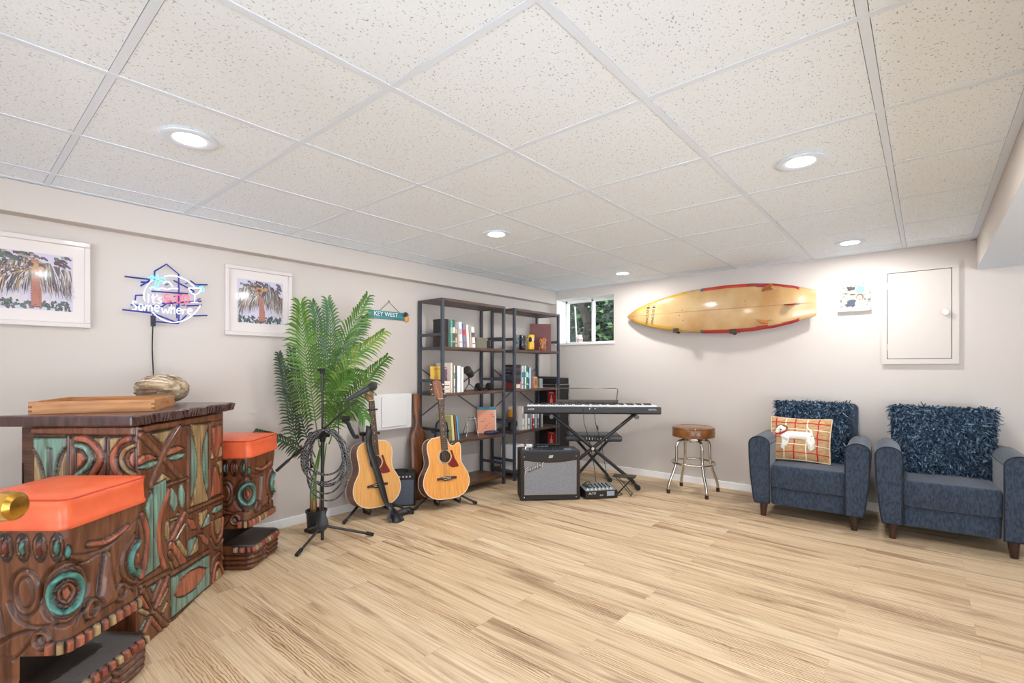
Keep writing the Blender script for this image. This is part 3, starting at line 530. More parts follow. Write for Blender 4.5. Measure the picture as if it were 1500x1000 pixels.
# tray and dried coconut on the bar
WOODL = mat('tray_wood', (196, 140, 88), .5, col2=(168, 112, 66), ns=6, st=(1, 12, 12), bump=.1)
a = W(-1.95, 1.966); e1 = (W(-1.561, 2.134)-a).normalized(); ang = math.degrees(math.atan2(e1.y, e1.x))
t = thing('serving_tray', 'light wooden serving tray with handle slots on the bar top', 'tray', (a.x, a.y, .951), ang)
Lx, Ly, th, hh = .422, .372, .012, .050
b = MB(); b.box((Lx/2, Ly/2, .004), (Lx-.01, Ly-.01, .008)); b.build('base_board', WOODL, t)
for y in (th/2, Ly-th/2):
    b = MB(); b.box((Lx/2, y, hh/2), (Lx, th, hh)); 
    for x in (.006, Lx-.006):
        for z in (.012, .030): b.box((x, y, z), (.0125, th+.0008, .008), 1)
    b.build('side_wall', [WOODL, mat('tray_joint', (128, 82, 48), .6)], t)
for x in (th/2, Lx-th/2):
    b = MB()  # end wall with an oval hand slot, split round the opening
    b.box((x, Ly/2, .0095), (th, Ly-2*th, .019)); b.box((x, Ly/2, .043), (th, Ly-2*th, .014))
    b.box((x, .012+(.125-.012)/2, .0275), (th, .113, .018)); b.box((x, Ly-.012-.113/2, .0275), (th, .113, .018)); b.build('end_wall', WOODL, t)
a = W(-1.845, 2.575)
t = thing('dried_coconut', 'shaggy pale dried coconut husk lying behind the tray on the bar', 'coconut', (a.x, a.y, .951), math.degrees(YAW))
b = MB(); rr = random.Random(8)
b.ell((0, 0, .074), (.128, .095, .075), 28, 18, e=.95)
b.build('husk', mat('husk', (196, 176, 148), .85, col2=(120, 98, 76), ns=6, st=(1.2, 7, 7), bump=.7, bs=20, bst=(1, 8, 8)), t, smooth=180)
b = MB()
for i in range(90):
    ph = rr.uniform(.02*PI, .98*PI) if i % 3 else rr.uniform(-.4, 1.2*PI); s0 = rr.uniform(-1.15, -.2); s1 = s0+rr.uniform(.6, 1.5); pts = []
    for k in range(7):
        u = s0+(s1-s0)*k/6; cu_ = max(math.cos(min(max(u, -1.5), 1.5)), .05); rr_ = 1.02+.05*math.sin(k+i)
        pts.append((.128*math.sin(u)*rr_, -.095*cu_*math.cos(ph)*rr_, max(.006, .074+.075*cu_*math.sin(ph)*rr_)))
    b.ribbon(pts, [.002, .007, .011, .011, .009, .005, .001], (rr.uniform(-.3, .3), -math.cos(ph), math.sin(ph)), m=rr.choice((0, 0, 1, 2)))
b.build('fibres', [mat('fibre_tan', (190, 164, 130), .9), mat('fibre_pale', (226, 214, 196), .9), mat('fibre_brown', (128, 100, 74), .9)], t, smooth=180, solid=.0015)
# ---------------------------------------------------------------- things on the walls
FRAMEW = mat('frame_white', (214, 206, 202), .4, coat=.2); MATB = mat('mat_board', (220, 212, 208), .7, coat=.5)
def palm_print(b, w, h, M, seed, big):
    'painting of a palm seen from below: layered brush strokes'
    r = random.Random(seed)
    b.add([(-w/2, -h/2, 0), (w/2, -h/2, 0), (w/2, h/2, 0), (-w/2, h/2, 0)], [(0, 1, 2, 3)], 0, M)
    k = [0]
    def stroke(pts, w0, w1, m):
        k[0] += 1; z = .0001+.0000022*k[0]; n = len(pts)
        P = [(max(-w/2, min(w/2, x)), max(-h/2, min(h/2, y)), z) for x, y in pts]
        b.ribbon(P, [w0+(w1-w0)*i/(n-1) for i in range(n)], (0, 0, 1), m, M)
    for i in range(40): x = r.uniform(-w/2, w/2); y = r.uniform(-h*.42, h*.1); stroke([(x, y), (x+r.uniform(-.02, .02), y+.03)], .03, .012, r.choice((0, 8)))
    for i in range(130): x = r.uniform(-w/2+.01, w/2-.01); y = -h/2+r.uniform(.004, .045 if not big else .05); stroke([(x, y-.004), (x+r.uniform(-.01, .01), y+r.uniform(.004, .014))], .013, .006, r.choice((1, 1, 2, 7)))
    cx = .01 if big else .005; cy = h*.17
    for i in range(170):
        x = r.uniform(-w/2+.02, w/2-.02); y = r.uniform(-h*.05, h/2-.012); stroke([(x-.012, y+.004), (x, y+.006), (x+.014, y-.006)], .016, .008, r.choice((5, 5, 4, 2, 7, 6)))
    n = 12; stroke([(cx+.006*math.sin(i/3), -h/2+.012+(cy+h/2-.012)*i/n) for i in range(n+1)], .040, .026, 3)
    for i in range(14): y = -h/2+.02+(cy+h/2-.02)*i/14; stroke([(cx-.018, y), (cx, y-.005), (cx+.018, y)], .005, .004, 4)
    def inb(p, e=0.): return abs(p[0]) < w/2-e and abs(p[1]) < h/2-e
    for f in range(17):
        a = math.radians(-14+208*f/16+r.uniform(-5, 5)); L = w*r.uniform(.62, .85) if big else w*r.uniform(.75, .95); pts = []
        for i in range(13):
            t = i/12; pts.append((cx+math.cos(a)*L*t, cy+math.sin(a)*L*.5*t-(.42*h)*t*t*(.35+abs(math.cos(a))*.8)))
        vis = [p for p in pts if inb(p, .003)]
        if len(vis) > 2: stroke(vis, .005, .002, r.choice((4, 9)))
        for q in range(64):
            t = r.uniform(.06, 1); i = min(int(t*12), 11); u = t*12-i; p = (pts[i][0]*(1-u)+pts[i+1][0]*u, pts[i][1]*(1-u)+pts[i+1][1]*u)
            if not inb(p, .004): continue
            L2 = r.uniform(.16, .42)*h; sx = math.cos(a)*r.uniform(.1, .75)+r.uniform(-.2, .2)
            q_ = [(p[0], p[1]), (p[0]+sx*L2*.45, p[1]-L2*.38), (p[0]+sx*L2*.7, p[1]-L2*.75), (p[0]+sx*L2*.78, p[1]-L2)]
            q_ = [z_ for z_ in q_ if inb(z_, .004)]
            if len(q_) > 1: stroke(q_, .0062, .0012, r.choice((2, 5, 6, 6, 7, 7, 8, 9, 4, 5, 0)))
    for i in range(14): y = -h/2+.03+(cy-.05*h+h/2-.03)*i/14; stroke([(cx-.015, y), (cx, y+.004), (cx+.015, y)], .010, .009, 3)
    for i in range(18): a = r.uniform(0, 6.28); q = r.uniform(0, .045); stroke([(cx+math.cos(a)*q-.010, cy+.03+math.sin(a)*q*.8), (cx+math.cos(a)*q, cy+.03+math.sin(a)*q*.8+.004), (cx+math.cos(a)*q+.010, cy+.03+math.sin(a)*q*.8)], .022, .016, r.choice((9, 9, 4, 3)))
PRM = [mat('print_%d' % i, c, .6, coat=.6) for i, c in enumerate([(198, 192, 212), (62, 84, 80), (84, 104, 92), (176, 118, 102), (92, 66, 70), (86, 80, 96), (150, 146, 140), (104, 98, 92), (206, 200, 206), (176, 142, 104)])]
def picture(label, y0, y1, z0, z1, iy0, iy1, iz0, iz1, seed, big):
    cy, cz = (y0+y1)/2, (z0+z1)/2
    t = thing('framed_picture', label, 'picture', (0, cy, cz), 0, 'framed palm paintings')
    M = frame((.006, 0, 0), (0, 1, 0), (0, 0, 1)); w, h = y1-y0, z1-z0; b = MB(); fw = .026
    for x, y, ww, hh in ((0, h/2-fw/2, w, fw), (0, -h/2+fw/2, w, fw), (-w/2+fw/2, 0, fw, h-2*fw), (w/2-fw/2, 0, fw, h-2*fw)): b.box((x, y, .008), (ww, hh, .028), M=M)
    b.build('frame', FRAMEW, t, bevel=.004)
    b = MB(); b.box((0, 0, .002), (w-.03, h-.03, .008), M=M); b.build('mat_board', MATB, t, smooth=0)
    b = MB(); palm_print(b, iy1-iy0, iz1-iz0, M @ T((iy0+iy1)/2-cy, (iz0+iz1)/2-cz, .0065), seed, big); b.build('print', PRM, t, smooth=0)
picture('white framed palm tree painting left of the neon sign', -4.733, -4.294, 1.354, 1.815, -4.664, -4.366, 1.437, 1.73, 3, False)
picture('smaller square white framed palm painting between the neon sign and the potted palm', -3.623, -3.184, 1.355, 1.818, -3.549, -3.247, 1.441, 1.735, 5, False)
# neon sign
NW = mat('neon_white', (190, 208, 255), .4, emit=1.2); NC = mat('neon_cyan', (90, 220, 232), .4, emit=1.3); NR = mat('neon_red', (255, 70, 90), .4, emit=1.6)
NB_ = mat('neon_frame', (44, 50, 140), .4)  # bars are black; the neon glow on them is put into this blue
t = thing('neon_sign', 'glowing neon sign reading It\'s 5:00 Somewhere with palm and cocktail', 'neon sign', (0, -3.94, 1.55))
o_ = Vector((0, -3.94, 1.55))
NG = ['circle']*3+['palm']*7+['island']*2+['glass']*3+['umbrella']+['letter']*5+['digit']*5
for k, (c_, pts) in enumerate(NEON):
    b = MB(); b.tube([Vector((.055, y, z))-o_ for y, z in smooth_pts2(pts)], .0031, 8); b.build((NG[k] if k < len(NG) else 'letter')+'_tube', {'w': NW, 'c': NC, 'r': NR}[c_], t, smooth=180)
b = MB(); rr = random.Random(2)
for i, pts in enumerate(NEONBAR): b.tube([Vector((.03+.002*(i % 3), y, z))-o_ for y, z in pts], .0045, 8)
for k in range(14):  # stand-offs behind the glass
    y, z = -4.06+.30*rr.random(), 1.46+.2*rr.random(); b.cyl(Vector((.004, y, z))-o_, Vector((.052, y, z))-o_, .0035, n=6)
b.build('metal_frame', NB_, t)
b = MB(); b.box((.025, -4.013+3.94, 1.415-1.55), (.022, .02, .06)); b.tube(smooth_pts([Vector((.02, -4.013, 1.39))-o_, Vector((.012, -4.014, 1.25))-o_, Vector((.01, -4.008, 1.1))-o_, Vector((.01, -4.004, .9))-o_, Vector((.01, -4.0, .05))-o_]), .0035, 6)
b.build('power_cord', mat('cord_black', (28, 28, 32), .5), t)
# KEY WEST plank with a pineapple palm cut-out
t = thing('key_west_sign', 'small teal wooden sign reading KEY WEST hung beside the bookshelf', 'sign', (0, -2.345, 1.585))
M = frame((.004, 0, 0), (0, 1, 0), (0, 0, 1)); b = MB(); b.box((-.02, 0, .005), (.36, .066, .012), M=M)
b.build('plank', mat('teal_board', (72, 146, 150), .6, col2=(52, 112, 118), ns=5, st=(1, 1, 8)), t, bevel=.002)
b = MB(); b.text('KEY WEST', .052, M @ T(-.035, .004, .0125)); b.build('lettering', mat('letter_white', (236, 240, 238), .6), t, smooth=0, solid=.001)
b = MB(); b.tube([M @ Vector(p) for p in ((-.10, .03, .006), (.0, .115, .004), (.11, .03, .006))], .0022, 6, m=0); b.cyl(M @ Vector((0, .128, -.003)), M @ Vector((0, .115, .012)), .003, n=8, m=0); b.build('hanging_cord', mat('twine', (92, 78, 66), .8), t)
b = MB(); b.ell((.178, -.018, .014), (.024, .03, .012), 14, 8, 0, M)
for k in range(9): a = k*2*PI/9; b.ribbon([M @ Vector((.165, .015, .018)), M @ Vector((.165+.02*math.cos(a), .02+.02*math.sin(a), .022)), M @ Vector((.165+.04*math.cos(a), .012+.026*math.sin(a), .018))], [.008, .009, .001], (1, 0, 0), 1)
b.build('palm_ornament', [mat('ornament_orange', (214, 150, 76), .6), mat('ornament_dark', (58, 52, 56), .6)], t, solid=.002)
# couple photo in a shell frame, back wall
t = thing('photo_frame', 'whitewashed shell photo frame with a picture of two people', 'photo frame', (3.057, 0, 1.72))
M = frame((0, -.004, 0), (1, 0, 0), (0, 0, 1)); r = random.Random(6)
b = MB(); b.box((0, .012, -.006), (.18, .235, .014), M=M)
b.box((-.004, -.108, .012), (.215, .03, .03), 1, M=M)
SHC = [mat('shell_%d' % i, c, .6) for i, c in enumerate([(232, 228, 218), (186, 190, 186), (222, 214, 196), (150, 160, 158), (206, 206, 198)])]
for k in range(130):
    s = r.choice((0, 1, 2, 3)); u = r.uniform(-.095, .095); v = r.uniform(-.095, .13)
    if abs(u) < .055 and -.088 < v < .075: continue
    b.ell((u, v, .012), (r.uniform(.006, .014), r.uniform(.005, .012), .008), 7, 5, r.choice((0, 0, 2, 2, 4, 1, 3)), M @ T(0, 0, 0))
b.build('shell_border', SHC, t)
b = MB(); z = .0095
def disc(cx, cy, rx, ry, m, z): b.add([(cx+rx*math.cos(i*PI/10), cy+ry*math.sin(i*PI/10), z) for i in range(20)], [tuple(range(20))], m, M)
b.add([(-.06, -.09, z), (.06, -.09, z), (.06, .08, z), (-.06, .08, z)], [(0, 1, 2, 3)], 0, M)
disc(.035, .05, .028, .03, 1, z+.0002); disc(-.03, .065, .03, .02, 5, z+.0002)
disc(-.02, -.065, .042, .04, 2, z+.0004); disc(.034, -.062, .034, .034, 3, z+.0005)
disc(-.016, .008, .024, .032, 4, z+.0006); disc(-.016, .034, .026, .014, 3, z+.0007); disc(-.016, .014, .02, .006, 5, z+.0008)
disc(.032, -.012, .024, .03, 6, z+.0006); disc(.03, -.018, .019, .025, 4, z+.0007); disc(.03, -.03, .008, .003, 7, z+.0008)
b.build('photo', [mat('ph_%d' % i, c, .4, coat=.4) for i, c in enumerate([(150, 170, 150), (120, 160, 170), (66, 74, 92), (226, 220, 214), (216, 170, 150), (54, 48, 46), (110, 74, 58), (160, 70, 66)])], t, smooth=0)
# surfboard on the back wall, bottom face out
t = thing('surfboard', 'yellowed surfboard with red and yellow rails mounted on the back wall', 'surfboard', (1.93, -.115, 1.68))
L_ = 1.735; XS = [0, .01, .03, .07, .14, .24, .36, .48, .60, .72, .82, .90, .955, .985, 1.]; HW = [.004, .022, .044, .077, .118, .160, .196, .216, .222, .214, .194, .163, .132, .116, .104]
def hw_(f): return float(np.interp(f, XS, HW))
def surf_pt(f, a):
    'f along the board, a round the section (0 top edge, quarter = room side)'
    h_ = hw_(f); th = .032*min(1, (f/.10+.05)**.6)*min(1, ((1-f)/.12+.25)**.6)
    rock = .055*max(0, (.35-f)/.35)**2.2+.018*max(0, (f-.75)/.25)**2
    ca, sa = math.cos(a), math.sin(a)
    return Vector(((f-.5)*L_, -th*math.copysign(abs(sa)**.75, sa)+rock, h_*math.copysign(abs(ca)**.62, ca)))
nf, na = 110, 96; b = MB()
ff = [i/nf for i in range(nf+1)]
b.rings([[surf_pt(f, 2*PI*j/na) for j in range(na)] for f in ff], 0)
cols = {0: lin((192, 162, 114)), 1: lin((170, 36, 44)), 2: lin((196, 158, 62)), 3: lin((150, 50, 60)), 4: lin((90, 96, 110)), 5: lin((206, 182, 136)), 6: lin((196, 58, 44))}
cc = []
for f in ff:
    for j in range(na):
        a = 2*PI*j/na; ca, sa = math.cos(a), math.sin(a); up = ca > 0; d = hw_(f)-abs(surf_pt(f, a).z); ff_ = f+.06*d/.05*0
        k = 0 if sa > 0 else 5
        rail = (.034 if f < .8 else .024) if f > .43 else .026+.016*math.sin(PI*f/.45)
        if d < rail or sa <= 0.02:
            e = f - .25*max(0, d)*(1 if up else -1)*0
            if .04 < f < (.385 if up else .36): k = 2
            elif (.455 if up else .46) < f < .475: k = 4
            elif f >= .475: k = (6 if up and f < .70 else 1) if f < .93 else 0
            if f >= .70 and up and f < .93: k = 3 if f < .78 else 1
        cc.append(list(cols[k])+[1])
b.col = cc
SURF = mat('surf_resin', (255, 255, 255), .25, attr=True, col2=(222, 196, 168), ns=3, lo=.4, hi=.7, coat=.7)
brd = b.build('board', SURF, t, smooth=60)
b = MB()
b.tube([surf_pt(f, PI/2)+Vector((0, -.0008, 0)) for f in np.linspace(.004, .985, 40)], .0016, 5, m=0)
for up in (0, 1):   # pin lines and chevrons near the rails
    A = (lambda f: .55) if up else (lambda f: PI-.55)
    for f0, f1 in ((.05, .385), (.465, .93)): b.tube([surf_pt(f, A(f))+Vector((0, -.0006, 0)) for f in np.linspace(f0, f1, 24)], .0011, 5, m=1)
    for f0, dd in ((.385, .03), (.43, -.03), (.45, -.03), (.36, .03)): b.tube([surf_pt(f0+dd*(q/5), (.55-.5*q/5) if up else PI-(.55-.5*q/5))+Vector((0, -.0012, 0)) for q in range(6)], .0013, 5, m=1)
b.build('pin_lines', [mat('stringer', (150, 112, 70), .5), mat('pinline', (120, 84, 70), .5)], t)
for fx in (.150, .186):
    b = MB(); p = surf_pt(fx, PI/2); Mx = frame((p.x, p.y+.0005, p.z-.022), (.10, 0, 1), (-1, .0, .10))
    b.text('PINCUSE', .040, Mx @ T(0, 0, .0025), 0, 0, .2); b.box((.093, 0, .002), (.012, .034, .002), 0, Mx); b.box((.112, .006, .002), (.02, .016, .002), 1, Mx)
    b.build('logo', [mat('logo_grey', (48, 38, 34), .5), mat('logo_lilac', (150, 140, 146), .5)], t, smooth=0)
FINM = mat('fin_amber', (170, 104, 56), .25, coat=.5); FINR = mat('fin_red', (160, 30, 36), .25, coat=.5)
def fin(f, z, m, rot, h, base):
    p = surf_pt(f, PI/2); y = p.y; 
    for q in range(400):
        a = PI*q/400
        if abs(surf_pt(f, a).z-z) < .003 and math.sin(a) > 0: y = surf_pt(f, a).y; break
    Mf = frame((p.x, y+.003, z), (math.cos(rot), 0, math.sin(rot)), (0, -1, .55*(1 if z > .05 else -1 if z < -.05 else -.25)))
    bb_ = MB(); pf = [(-base/2, 0), (-base*.35, h*.45), (-base*.05, h*.82), (base*.42, h), (base*.55, h*.93), (base*.40, h*.7), (base*.36, h*.35), (base/2, 0)]
    bb_.prism(pf, .010, 0, Mf, -.005); bb_.build('fin', m, t, bevel=.002)
    bb_ = MB(); bb_.box((-.005, .001, 0), (base*1.5, .006, .014), 0, Mf); bb_.build('fin_plug', mat('fin_plug', (150, 138, 120), .4), t, bevel=.002)
fin(.795, .135, FINM, .10, .075, .10); fin(.895, .0, FINR, .0, .07, .10); fin(.775, -.120, FINM, -.10, .075, .10)
for f, z in ((.36, .02), (.345, -.03), (.365, -.08), (.69, .055), (.69, .02), (.08, -.02)):
    b = MB(); p = surf_pt(f, PI/2); b.ell((p.x, p.y+.001, z), (.006, .003, .005), 10, 6); b.build('ding_repair', mat('ding', (110, 80, 54), .5), t)
for f, l in ((.325, 'dark foam wrapped wall bracket'), (.63, '')):
    b = MB(); x = (f-.5)*L_; h_ = hw_(f)
    pts = [(x, .112, -h_+.02), (x, .04, -h_-.010), (x, -.02, -h_-.009), (x, -.040, -h_+.004), (x, -.040, -h_+.03)]
    b.tube(smooth_pts(pts), .008, 10); b.box((x, .108, -h_+.03), (.05, .008, .05)); b.box((x, -.038, -h_+.010), (.055, .014, .042)); b.build('wall_bracket', mat('bracket', (64, 44, 38), .7), t, bevel=.002)
# jar and dowel in the window
t = thing('candle_jar', 'small white jar standing on the window sill', 'jar', (.33, .15, WZ0+.008))
b = MB(); b.lathe([(.03, 0), (.036, .006), (.036, .07), (.028, .082), (.026, .088)], 24, 0); b.lathe([(.0365, .02), (.0365, .055)], 24, 1, caps=False); b.build('jar', [mat('jar_white', (236, 234, 230), .3), mat('jar_label', (200, 170, 160), .6)], t)
b = MB(); b.lathe([(.029, .088), (.030, .092), (.030, .104), (.004, .106)], 24); b.build('lid', mat('jar_lid', (244, 244, 244), .4), t)
t = thing('dowel_rod', 'white dowel leaning across the left window pane', 'rod', (.24, .195, WZ0+.008))
b = MB(); b.cyl((.03, -.012, 0), (-.015, .012, .455), .009, n=10); b.build('rod', WHITE, t)
# trees outside
BARK = mat('bark', (58, 50, 44), .9, col2=(34, 30, 28), ns=8, st=(3, 3, .7), bump=.6)
LEAFM = [mat('leaf_%d' % i, c, .5) for i, c in enumerate([(30, 50, 38), (44, 72, 48), (104, 140, 88), (22, 38, 34)])]
struct(sbox('ground', [(-6, 4, .3, 9, .9, 1.02)], mat('lawn', (92, 112, 62), .9)))
def tree(label, loc, trunk, crown, n, seed, ls=.11):
    t = thing('tree', label, 'tree', loc, 0, 'trees outside the window'); r = random.Random(seed)
    b = MB(); b.tube(smooth_pts(trunk), [.11-.05*i/(len(smooth_pts(trunk))-1) for i in range(len(smooth_pts(trunk)))], 12); b.build('trunk', BARK, t)
    b = MB()
    for i in range(n):
        c, rd = crown[i % len(crown)]; d = Vector((r.gauss(0, 1), r.gauss(0, 1), r.gauss(0, 1))).normalized()*rd*r.uniform(.3, 1.); p = Vector(c)+d
        a = Vector((r.gauss(0, 1), r.gauss(0, 1), r.gauss(0, .6))).normalized(); s = ls*r.uniform(.6, 1.3); u = a.orthogonal().normalized()
        b.add([p, p+a*s*.5+u*s*.28, p+a*s, p+a*s*.5-u*s*.28], [(0, 1, 2, 3)], r.choice((0, 0, 1, 1, 2, 3)))
    f = b.build('foliage', LEAFM, t, smooth=0)
tree('leaning dark tree trunk with leaves outside the left window pane', (-.95, 2.2, 1.02), [(-.5, .1, 0), (-.2, 0, .4), (.15, 0, .75), (-.1, .1, 1.3), (-.5, .2, 2.2)], [((-.6, .3, .9), .55), ((.1, .5, .9), .5), ((-.2, .2, 1.6), .7)], 1500, 1)
tree('bushy green tree outside the right window pane', (-.35, 2.6, 1.02), [(.2, 0, 0), (.0, 0, .6), (.1, .1, 1.4), (.3, .1, 2.4)], [((.0, -.1, .7), .55), ((.5, .1, 1.2), .7), ((-.3, .3, .35), .45)], 1500, 2)
tree('dense shaded tree standing behind the other trees outside the window', (-1.6, 4.4, 1.02), [(0, 0, 0), (.1, 0, 1.), (-.1, 0, 2.), (0, 0, 3.)], [((-.8, 0, 1.0), .9), ((.4, 0, 1.0), .9), ((1.4, -.2, 1.2), .9), ((0, .2, 2.0), 1.1), ((1.3, .2, 2.2), 1.0), ((-1.3, .2, 2.), 1.)], 4200, 3, .2)
# ---------------------------------------------------------------- armchairs, cushions, bar stool
BLUE = mat('blue_linen', (62, 74, 90), .85, col2=(46, 55, 70), ns=40, st=(3, 1, 1), lo=.4, hi=.6, bump=.35, bs=260, sheen=.3, spec=.2)
PIPE = mat('blue_piping', (28, 34, 46), .8); LEGW = mat('walnut_leg', (72, 40, 26), .35, col2=(50, 28, 18), ns=8, st=(1, 1, .2), coat=.2)
def arm_outline(n=10):
    'front view of one arm (outer edge flares out upward), x outward from the seat'
    pts = [(0, .105)]; pts.append((0, .555))
    for k in range(n+1):
        a = PI-PI*k/n; pts.append((.072+.072*math.cos(a), .555+.058*math.sin(a)))
    pts += [(.142, .45), (.132, .3), (.112, .14), (.105, .105)]
    return pts
def make_armchair(label):
    t = thing('armchair', label, 'armchair', (0, 0, 0), 0, 'blue armchairs by the back wall')
    sw = .235
    b = MB(); b.box((0, .01, .165), (2*sw, .60, .14)); b.build('base', BLUE, t, bevel=.012)
    # seat cushion: crowned box
    def cush(u, v):
        pass
    b = MB(); rows = []
    for z, s_ in ((.232, .97), (.240, 1.), (.375, 1.), (.392, .985), (.400, .95)):
        ring_ = []
        for (ux, uy) in [(-1, -1), (-.5, -1.02), (0, -1.03), (.5, -1.02), (1, -1), (1, -.3), (1, .4), (1, 1), (.5, 1), (0, 1), (-.5, 1), (-1, 1), (-1, .4), (-1, -.3)]:
            ring_.append((ux*sw*s_, -.02+uy*.29*(s_*.5+.5), z + (.012 if z > .38 and abs(ux) < .9 and uy > -.9 else 0)))
        rows.append(ring_)
    b.rings(rows); b.build('seat_cushion', BLUE, t, bevel=.012, seg=3, smooth=60)
    # back rest, raked
    Mb = T(0, .19, .36) @ Rx(-9)
    b = MB(); b.box((0, .045, .22), (.575, .115, .56), 0, Mb, tx=1.0, ty=.85); b.build('backrest', BLUE, t, bevel=.03, seg=3, smooth=60)
    b = MB(); b.tube([Mb @ Vector(p) for p in ((-.283, -.008, -.02), (-.283, -.003, .47), (-.262, -.001, .496), (.262, -.001, .496), (.283, -.003, .47), (.283, -.008, -.02))], .0045, 6); b.build('piping', BLUE, t)
    for s_ in (-1, 1):
        out = arm_outline(); poly = [(s_*(sw+.002+x), z) for x, z in out]
        M = Matrix(((1, 0, 0, 0), (0, 0, 1, 0), (0, 1, 0, 0), (0, 0, 0, 1)))
        b = MB(); secs = []
        for y, sc_, dz in ((-.335, 1., 0), (-.1, 1., .004), (.12, .98, .006), (.30, .9, -.01)):
            secs.append([(s_*(sw+.002+.03+(x-.03)*sc_), y, z+(dz if z > .4 else 0)) for x, z in out])
        b.rings(secs, 0); a = b.build('arm', BLUE, t, bevel=.008, smooth=50)
        b = MB(); b.tube([(x, -.337, z) for x, z in poly], .0042, 6, closed=True); b.build('piping', PIPE, a)
        for y, ht in ((-.285, .105), (.27, .105)):
            b = MB(); b.tube([(s_*.285, y, ht), (s_*.288, y-.003, 0)], [.030, .019], 14); b.build('leg', LEGW, t)
    return t
ch = make_armchair('blue armchair next to the bar stool, with a dog cushion on it'); place(ch, (2.812, -.40, 0), 2.5)
c2 = copy_tree(ch); place(c2, (3.595, -.395, 0), 3.5); c2['label'] = 'blue armchair under the access door, with only a shaggy pillow on it'
def shag(name, label, loc, rz, w, h, d, tilt, n, seed, cols, group, tb=.86):
    t = thing(name, label, 'pillow', loc, rz, group); r = random.Random(seed)
    M = Rx(tilt) @ T(0, 0, h/2)
    def sf(u, v):  # pillow surface in its own plane, front toward -y
        e = (1-abs(2*u-1)**3.2)*(1-abs(2*v-1)**3.2); return d*.5*max(e, 0)**.55
    tw = lambda v: tb+(1.04-tb)*v
    b = MB()
    for s_ in (-1, 1): b.grid(lambda u, v: ((u-.5)*w*tw(v), s_*-sf(u, v)*1.0, (v-.5)*h) if s_ > 0 else ((.5-u)*w*tw(v), sf(u, v), (v-.5)*h), 18, 18, 0, M)
    b.build('pillow_body', cols[0], t, smooth=180)
    b = MB()
    for i in range(n):
        u, v = r.uniform(-.01, 1.01), r.uniform(-.01, 1.01); uu, vv = min(max(u, 0), 1), min(max(v, 0), 1)
        back = r.random() < .10; y = -sf(uu, vv)*.95*(-1 if back else 1)
        p = Vector(((u-.5)*w*tw(vv), y, (v-.5)*h)); k = r.uniform(.016, .030); dr = Vector((r.gauss(0, .7), (-.8 if not back else .8)+r.gauss(0, .3), r.gauss(-.35, .6))).normalized()
        ex = max(0, abs(2*u-1)-.85)*3*math.copysign(1, u-.5); ez = max(0, abs(2*v-1)-.85)*3*math.copysign(1, v-.5); dr = (dr+Vector((ex, 0, ez))).normalized()
        bend = Vector((r.gauss(0, .5), -.1, r.gauss(-.5, .5)))*k
        pts = [p, p+dr*k*.5+bend*.12, p+dr*k*.85+bend*.5, p+dr*k+bend*.9]
        ww = r.uniform(.0065, .0105); b.ribbon([M @ q for q in pts], [ww, ww, ww*.9, ww*.3], M.to_3x3() @ Vector((r.gauss(0, 1), r.gauss(0, .3), r.gauss(0, 1))), r.choice((0, 0, 1, 1, 2)))
    o = b.build('shag_pile', cols, t, smooth=180); o['kind'] = 'stuff'
    return t
SH = [mat('shag_dark', (40, 58, 78), .8), mat('shag_mid', (78, 104, 128), .75), mat('shag_light', (120, 146, 166), .75)]
a = math.radians(2.5)
shag('shag_pillow', 'shaggy slate blue pillow behind the dog cushion', (2.79, -.335, .405), 3, .50, .47, .11, -15, 6500, 4, SH, 'shaggy blue pillows')
shag('shag_pillow', 'large shaggy slate blue pillow alone on the armchair under the access door', (3.585, -.345, .405), 5, .55, .47, .13, -15, 7500, 5, SH, 'shaggy blue pillows')
# dog cushion
t = thing('dog_cushion', 'tan plaid cushion with a white stitched dog', 'cushion', (2.735, -.49, .410), 2)
cw, chh, cd_ = .425, .355, .11; M = Rx(-24) @ T(0, 0, chh/2)
def cs(u, v):
    e = max((1-abs(2*u-1)**2.6)*(1-abs(2*v-1)**2.6), 0); return cd_*.5*e**.6
def cpt(u, v, o=0.):
    pin = 1-.05*math.sin(PI*v)*0-.03*(1-abs(2*u-1)); return M @ Vector(((u-.5)*cw*(1-.05*math.sin(PI*v)), -cs(u, v)-o, (v-.5)*chh*(1-.06*math.sin(PI*u))))
b = MB(); b.grid(lambda u, v: cpt(u, v), 26, 26, 0); b.grid(lambda u, v: M @ Vector(((.5-u)*cw*(1-.05*math.sin(PI*v)), cs(u, v)*.7, (v-.5)*chh*(1-.06*math.sin(PI*u)))), 18, 18, 0)
for us, m_ in (((.10, .43, .81), 1), ((.27, .63), 2)):
    for u0 in us: b.ribbon([cpt(u0+.004*math.sin(k), k/20, .0025) for k in range(21)], [.009]*21, (0, -1, .4), m_)
for vs_, m_ in (((.15, .50, .86), 1), ((.33, .70), 2)):
    for v0 in vs_: b.ribbon([cpt(k/20, v0+.004*math.sin(k), .003) for k in range(21)], [.007]*21, (0, -1, .4), m_)
TAN = mat('cushion_tan', (206, 168, 124), .9, col2=(176, 136, 92), ns=30, st=(1, 1, 5), bump=.5, bs=90, bst=(1, 1, 6)); b.build('cushion_body', [TAN, mat('plaid_red', (190, 40, 36), .9), mat('plaid_cream', (236, 220, 190), .9)], t, smooth=180)
def patch(b, poly, m, o):
    b.add([cpt(x, y, o) for x, y in poly], [tuple(range(len(poly)))], m)
b = MB()
def strip_uv(pts, w0, w1, m, o):
    P = [cpt(x, y, o) for x, y in spl(pts)]; n = len(P); b.ribbon(P, [w0+(w1-w0)*i/(n-1) for i in range(n)], (0, -1, .45), m)
strip_uv([(.20, .52), (.40, .545), (.60, .54), (.71, .535)], .058, .062, 0, .006)
strip_uv([(.22, .56), (.28, .50), (.34, .47)], .05, .06, 0, .0062)
